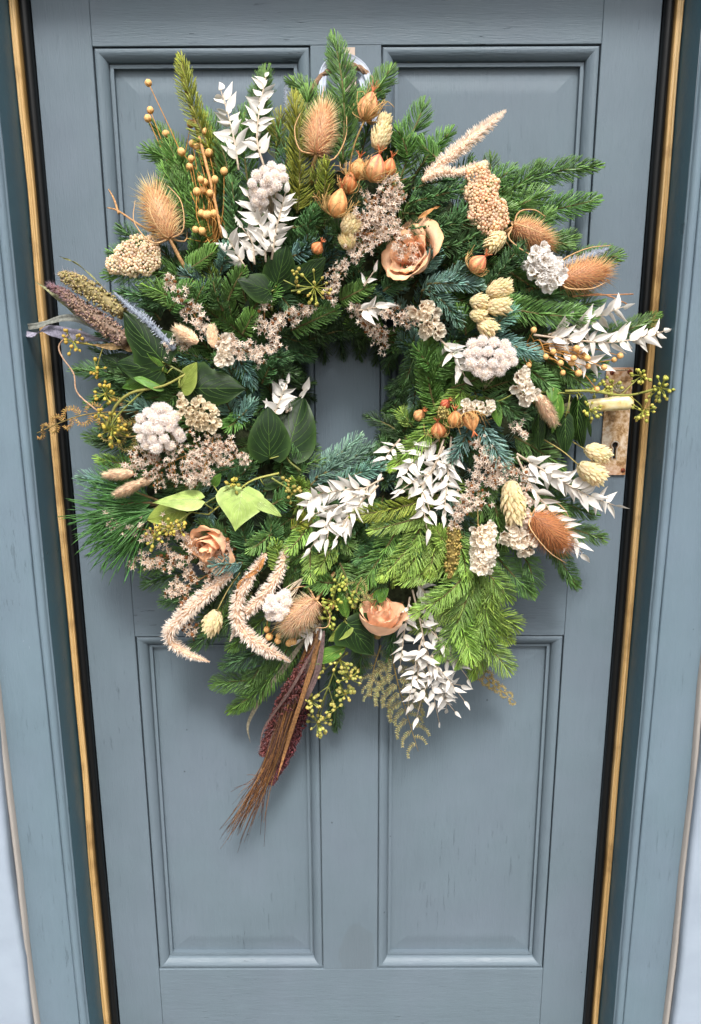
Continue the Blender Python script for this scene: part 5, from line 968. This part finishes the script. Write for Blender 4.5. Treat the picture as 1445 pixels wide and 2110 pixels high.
ruscus([(890, 1350), (915, 1410), (920, 1460)], 14, 32, (.016, .026), None)
ruscus([(560, 865), (575, 830), (590, 790)], 9, 42, .022, 'white leaf star beside the hole')
ruscus([(590, 850), (610, 830), (625, 805)], 6, 38, .018, None)
ruscus([(740, 640), (765, 635), (785, 632)], 7, 42, .026, 'white leaf star above the hole')
ruscus([(750, 590), (770, 560)], 3, 34, .02, None)
ruscus([(660, 1285), (640, 1305), (622, 1318)], 9, 30, .018, None)
ruscus([(850, 1190), (875, 1220), (885, 1260)], 8, 36, (.0, .008), None)

# ---- sea lavender
lavender([(740, 540), (755, 470), (790, 410), (800, 360)], 95, 230, 'large pinkish white sea lavender mass above the hole', .024, taper=(.8, 1, 1, .7))
lavender([(720, 450), (790, 470), (840, 510), (862, 560)], 70, 170, None, .030, taper=(.7, 1, .8, .4))
lavender([(750, 500), (810, 430), (840, 400)], 60, 90, None, .022)
lavender([(425, 690), (395, 640), (370, 600), (350, 565)], 42, 110, 'slim sea lavender spray beside the silver spike', .020)
lavender([(390, 700), (355, 712), (335, 725)], 44, 60, None, .016)
lavender([(455, 690), (490, 715), (540, 735)], 46, 110, 'sea lavender spray left of the hole', .022)
lavender([(530, 745), (565, 700), (590, 640)], 42, 100, None, .020)
lavender([(545, 690), (545, 640), (548, 605)], 26, 36, None, .020)
lavender([(600, 665), (620, 640), (640, 640)], 28, 36, None, .020)
lavender([(690, 600), (700, 570), (715, 530)], 32, 52, None, .026)
lavender([(670, 610), (690, 600)], 26, 30, None, .028)
lavender([(735, 620), (755, 660), (775, 690), (795, 715)], 54, 120, 'sea lavender spray hanging into the hole', .014)
lavender([(790, 640), (830, 655), (870, 655)], 44, 80, None, .022)
lavender([(520, 950), (450, 930), (380, 940), (300, 985)], 110, 330, 'broad sea lavender mass below the left button flowers', .026, taper=(.55, 1, 1, .6), r=5.2)
lavender([(440, 900), (430, 940), (400, 1000)], 80, 150, None, .030)
lavender([(330, 930), (290, 950), (265, 955)], 54, 70, None, .020)
lavender([(470, 1130), (380, 1100), (290, 1090), (215, 1065)], 64, 170, 'brownish sea lavender spray at the outer edge', .016, 'fbf1e4', 'b4844e')
lavender([(480, 1140), (400, 1150), (330, 1150), (270, 1155)], 60, 150, None, .012, 'fbf1e4', 'b4844e')
lavender([(480, 1150), (410, 1195), (340, 1225)], 60, 130, None, .012, 'fbf1e4', 'b4844e')
lavender([(375, 1220), (385, 1260), (400, 1320)], 36, 60, None, .010, 'fbf1e4', 'b4844e')
lavender([(990, 900), (985, 960), (960, 1020), (935, 1080)], 56, 130, 'sea lavender spray hanging beside the green millet', .022)
lavender([(1010, 935), (1030, 980), (1010, 1000)], 60, 100, None, .022)
lavender([(1000, 1020), (975, 1040), (930, 1080)], 44, 70, None, .026)
lavender([(1050, 950), (1075, 985), (1070, 1030)], 44, 70, None, .018)
lavender([(1050, 880), (1085, 890)], 26, 24, None, .016)

# ---- papery statice
statice([(1095, 520), (1120, 545), (1145, 585)], 60, 36, 'pure white papery statice between two teasels', .030, 'faf8f6', 'c9b494', 12)
statice([(1100, 570), (1125, 555)], 40, 14, None, .030, 'faf8f6', 'c9b494', 12)
statice([(870, 630), (885, 665), (900, 695)], 48, 24, 'cream statice beside the hole', .028, 'f4ead8', 'a8764c', 11)
statice([(1062, 775), (1080, 800), (1100, 830)], 42, 26, 'cream statice beside the bunny tail', .030, 'f6efe2', 'b08050', 11)
statice([(950, 838), (985, 836), (1018, 845)], 28, 18, 'small cream statice above the orange pods', .030, 'f6efe2', 'b99a68', 10)
statice([(985, 1080), (1000, 1120), (992, 1175)], 52, 56, 'hanging cream statice head over the fir fan', .030, 'faf3e6', 'b98a58', 12, [(985, 1020), (990, 940)])
statice([(1045, 1085), (1070, 1110), (1095, 1135)], 60, 26, 'hanging cream statice beside the rust brown teasel', .024, 'f8efe0', 'b98a52', 12, [(1070, 1040), (1080, 980)])
statice([(450, 695), (462, 725), (455, 758)], 38, 20, 'small cream statice beside the bunny tails', .026, 'f6efe2', 'b08050', 10)
statice([(365, 835), (405, 850), (450, 870)], 64, 46, 'cream statice above the sea lavender mass', .030, 'f0e4ca', 'a07850', 9)
statice([(1055, 1000), (1075, 1040), (1068, 1080)], 48, 26, None, .022, 'f4e6da', 'b0805c', 9)

# ---- fluffy buttons
buttons([(560,342),(580,348),(545,352),(530,362),(565,362),(585,366),(520,378),(545,378),(570,382),(525,396),(542,398),(558,392),(552,366),(556,372),(528,414),(545,416),(538,430),(575,352)], (560, 450), 'fluffy white button flowers at the upper edge', .030, 13)
buttons([(325,842),(345,845),(305,850),(290,862),(318,862),(340,864),(360,858),(285,882),(306,882),(328,884),(350,880),(366,890),(292,902),(314,904),(338,904),(302,916),(322,922),(350,918),(372,900),(336,840),(355,870)], (360, 930), 'round cluster of fluffy white button flowers at the outer edge', .034, 15)
buttons([(975,710),(995,702),(1018,705),(1040,712),(965,728),(985,725),(1006,724),(1028,730),(1050,728),(972,748),(994,746),(1016,748),(1038,750),(1056,744),(985,764),(1008,766),(1030,764),(1000,770)], (1000, 800), 'pinkish white button flowers beside the hole', .032, 15)
buttons([(560,1236),(578,1230),(590,1240),(552,1252),(570,1252),(588,1258),(558,1268),(575,1270),(588,1225)], (625, 1190), 'small white button flowers beside the lower teasel', .028, 14)

# ---- yarrow
yarrow([(240,545,20),(262,525,24),(285,510,24),(308,520,22),(300,545,22),(270,548,22),(312,500,14),(318,540,14)], (330, 570), 'peach yarrow head below the left teasel', .016, 'f2e2c8', 3.2)
yarrow([(985,365,24),(1005,385,24),(1000,415,26),(1020,435,26),(1010,462,24),(985,440,22),(978,400,22),(1030,455,18)], (950, 470), 'large peach yarrow head beside the dark fir', .024, 'f2d9ba', 3.4)

# ---- roses
rose((848, 528), (-.50, -.62, .30), 122, 'peach rose above the hole', .016, 8, openness=.95, seed=1, col='f0c49e')
rose((438, 1122), (-.35, -.75, -.30), 104, 'peach rose partly covered by lime ivy', .018, 7, openness=.6, seed=2, col='eebf98')
rose((786, 1272), (.14, -.34, .93), 112, 'peach rose at the lower edge', .020, 7, openness=.28, seed=3, col='f2c9a4')

# ---- plumes
plume([(878, 362), (930, 320), (985, 275), (1042, 228)], 42, 'cream plume pointing to the upper corner', (.014, .024), taper=(.8, 1, 1, .8, .2))
plume([(870, 372), (905, 355), (955, 358)], 36, None, .022, taper=(.6, 1, 1, .8, .4))
plume([(940, 358), (970, 348), (1003, 335)], 32, None, .022, taper=(.8, 1, .9, .6, .2))
plume([(478, 1180), (430, 1220), (385, 1262), (350, 1300), (356, 1325), (390, 1348), (432, 1364)], 42, 'cream plume hooked like a question mark', .018, taper=(.6, 1, 1, 1, .95, .75, .15))
plume([(548, 1140), (515, 1190), (492, 1235), (492, 1285), (530, 1325), (598, 1363)], 44, 'cream plume bending over the fir sprig', .024, taper=(.5, .75, .95, 1, 1, .2))
plume([(590, 1125), (575, 1180), (545, 1225), (508, 1262)], 40, 'straight cream plume behind the bent one', .018, taper=(.6, .8, 1, 1, .9))
plume([(500, 1262), (488, 1290), (474, 1322)], 26, None, .012, taper=(1, .9, .5, .1))

# ---- silver spikes
silver_spike([(360, 720), (310, 668), (270, 635), (236, 603)], 30, 'frosted silver spike beside the millet heads', (.022, .024))
silver_spike([(1135, 560), (1180, 540), (1254, 513)], 32, 'frosted silver spike behind the teasel', (.010, .012))
silver_spike([(596, 260), (592, 215), (590, 170)], 18, None, (-.01, -.004))
silver_spike([(1165, 1110), (1190, 1135), (1205, 1148)], 24, None, (.002, .006))

# ---- teasels
teasel((350, 492), (306, 376), 84, [(375, 540), (405, 590)], 'upright teasel at the left edge', .020, 'dca97e')
teasel((652, 318), (672, 208), 76, [(645, 345), (640, 380)], 'peach teasel at the top', .024, 'e6ae86', 4)
teasel((1058, 468), (1142, 505), 66, [(1030, 485), (985, 500)], 'teasel with long bracts beside the peach yarrow', .020, 'd8a078', 5)
teasel((1152, 578), (1262, 556), 78, [(1120, 590), (1080, 600)], 'teasel beside the frosted silver spike', .018, 'd69a70', 3)
teasel((1096, 1062), (1172, 1132), 84, [(1080, 1045), (1050, 1010)], 'rust brown teasel at the lower right', .026, 'c6855a', 3)
teasel((652, 1238), (582, 1302), 78, [(665, 1215), (690, 1180)], 'pale peach teasel beside the small button flowers', .028, 'e8b994', 4)
mb = MB()
for a in ([(345, 490), (290, 465), (245, 435), (222, 428)], [(245, 440), (235, 410), (224, 390)]): mb.tube(spline(a, .014, 10), np.linspace(.0018, .0008, 10), lin('b58a5e'), 6)
part('dried_twig', mb, ['husk'], S(345, 490, .014), 'forked bare twig beside the left teasel')
mb = MB()
for a in ([(1180, 610), (1240, 608), (1305, 606)], [(1180, 612), (1240, 606), (1292, 626)]): mb.tube(spline(a, .014, 8), .0009, lin('b9835a'), 5)
part('dried_twig', mb, ['husk'], S(1180, 610, .014), 'thin reddish twigs below the silver spike')
ribbon([(545, 1150), (530, 1175), (495, 1200), (485, 1240)], 10, 'curled orange dried leaf beside the bent plume', .030, 'b07a48', seed=41, twist=1.5)
ribbon([(862, 450), (890, 432), (908, 424)], 9, None, .026, 'a87440', seed=42)

# ---- love-in-a-mist pods
nigella((752, 246), (768, 190), 50, 'red streaked pod at the top', .030, [(730, 300), (715, 370)], 'dfa470', 'c04c46')
nigella((765, 372), (782, 318), 52, 'red streaked pod in the middle of three', .034, None, 'dfa470', 'b8424a')
nigella((735, 370), (742, 326), 44, None, .026, None, 'c9935c', 'b9844c', 1.4)
nigella((796, 362), (808, 325), 34, None, .028, None, 'c97a48', 'b05a3a', .5)
nigella((690, 446), (704, 388), 46, 'plain orange pod above the pale grass heads', .032, None, 'e2a56a', 'd07c4a', 1.2)
nigella((718, 398), (724, 352), 36, None, .026, None, 'bb7440', 'a45a38', .7)
nigella((648, 520), (662, 500), 30, 'small orange bud above the hole', .026, None, 'c47a48', 'b0603c', 0)
nigella((972, 558), (1000, 528), 42, 'pink tipped pod beside the thick dark fir', .032, None, 'd09060', 'c0524a', .4)
nigella((858, 862), (872, 848), 28, None, .026, None, 'd09a68', 'b8744c', 0)
nigella((905, 900), (902, 870), 38, None, .026, None, 'b06a3e', '98502f', .5)
nigella((938, 878), (938, 846), 36, 'orange pod right of the hole', .032, None, 'c98a50', 'b06a3c', .4)
nigella((966, 850), (976, 888), 38, 'hanging pod with threads right of the hole', .034, None, 'd0945c', 'b87848', 1.0)
nigella((912, 838), (925, 826), 24, None, .026, None, 'b5503a', 'a04030', 0)

# ---- canary grass
for c_, t_, w_, lb, st in (((775, 308), (792, 262), 34, 'pale grass head below the top pod', None), ((786, 265), (796, 240), 24, None, None), ((710, 484), (730, 452), 34, 'pale grass head above the dark ivy', None), ((716, 514), (716, 488), 30, None, None), ((1040, 480), (1006, 512), 30, None, None),
        ((1002, 606), (1050, 588), 32, 'topmost of the pale grass heads beside the thick fir', None), ((968, 622), (1002, 622), 28, None, None), ((1000, 632), (1050, 630), 34, None, None), ((968, 648), (1002, 650), 26, None, None), ((984, 664), (1018, 680), 32, None, None),
        ((1052, 990), (1062, 1075), 42, 'long pale grass head hanging over cream statice', None), ((1192, 958), (1240, 985), 38, 'pale grass head nearest the lock plate screws', [(1160, 930), (1120, 905)]), ((1205, 925), (1252, 940), 32, 'pale grass head just below the keyhole', [(1180, 910)]), ((448, 1258), (432, 1300), 34, 'single pale grass head between the plumes', [(470, 1215), (495, 1180)])):
    phalaris(c_, t_, w_, lb, .030, st)
millet([(935, 1085), (934, 1130), (925, 1190)], 32, 'greenish brown millet head hanging over the fir fan', .024, '9a8648', 'b0a070', taper=(.8, 1, 1, .8, .25))
millet([(912, 838), (915, 862)], 26, None, .036, '9c8f52', 'b5a872', taper=(.6, 1, .6))

# ---- bunny tails
lagurus((275, 975), (210, 980), 30, 'upper of the bunny tails at the outer edge', .026); lagurus((290, 995), (234, 1022), 30, 'lower of the bunny tails at the outer edge', .030); lagurus((315, 988), (278, 998), 22, None, .022)
lagurus((408, 706), (358, 674), 34, 'bunny tail beside the slim sea lavender', .028); lagurus((440, 716), (436, 668), 26, None, .026)
lagurus((1110, 815), (1146, 878), 38, 'bunny tail beside the hanging ivy', .034); lagurus((985, 352), (1003, 336), 22, None, .026)

# ================================================================== hook on the door
hook = link('wreath_hook', None, label='small beige metal hook plate on the door above the wreath', cat='hook', loc=P(722, 150, 0))
h0 = np.array(hook.location)
c0, c1 = P(708, 98, .0022), P(732, 190, .0022)
mb = MB(); mb.add(boxv(c0[0], c1[0], -.0030, -.0004, c1[2], c0[2])-h0, BOXF); link('back_plate', mb.mesh('back_plate', ['hook_metal'], smooth=False), hook)
mb = MB(); hx = (c0[0]+c1[0])/2
q = crom(np.array([[hx+.006, -.003, c1[2]+.035], [hx+.008, -.004, c1[2]+.010], [hx+.006, -.014, c1[2]-.002], [hx+.004, -.026, c1[2]+.004], [hx+.004, -.028, c1[2]+.018]]), 16)
mb.tube(q-h0, .0022, sides=9); link('hook_arm', mb.mesh('hook_arm', ['hook_metal']), hook)
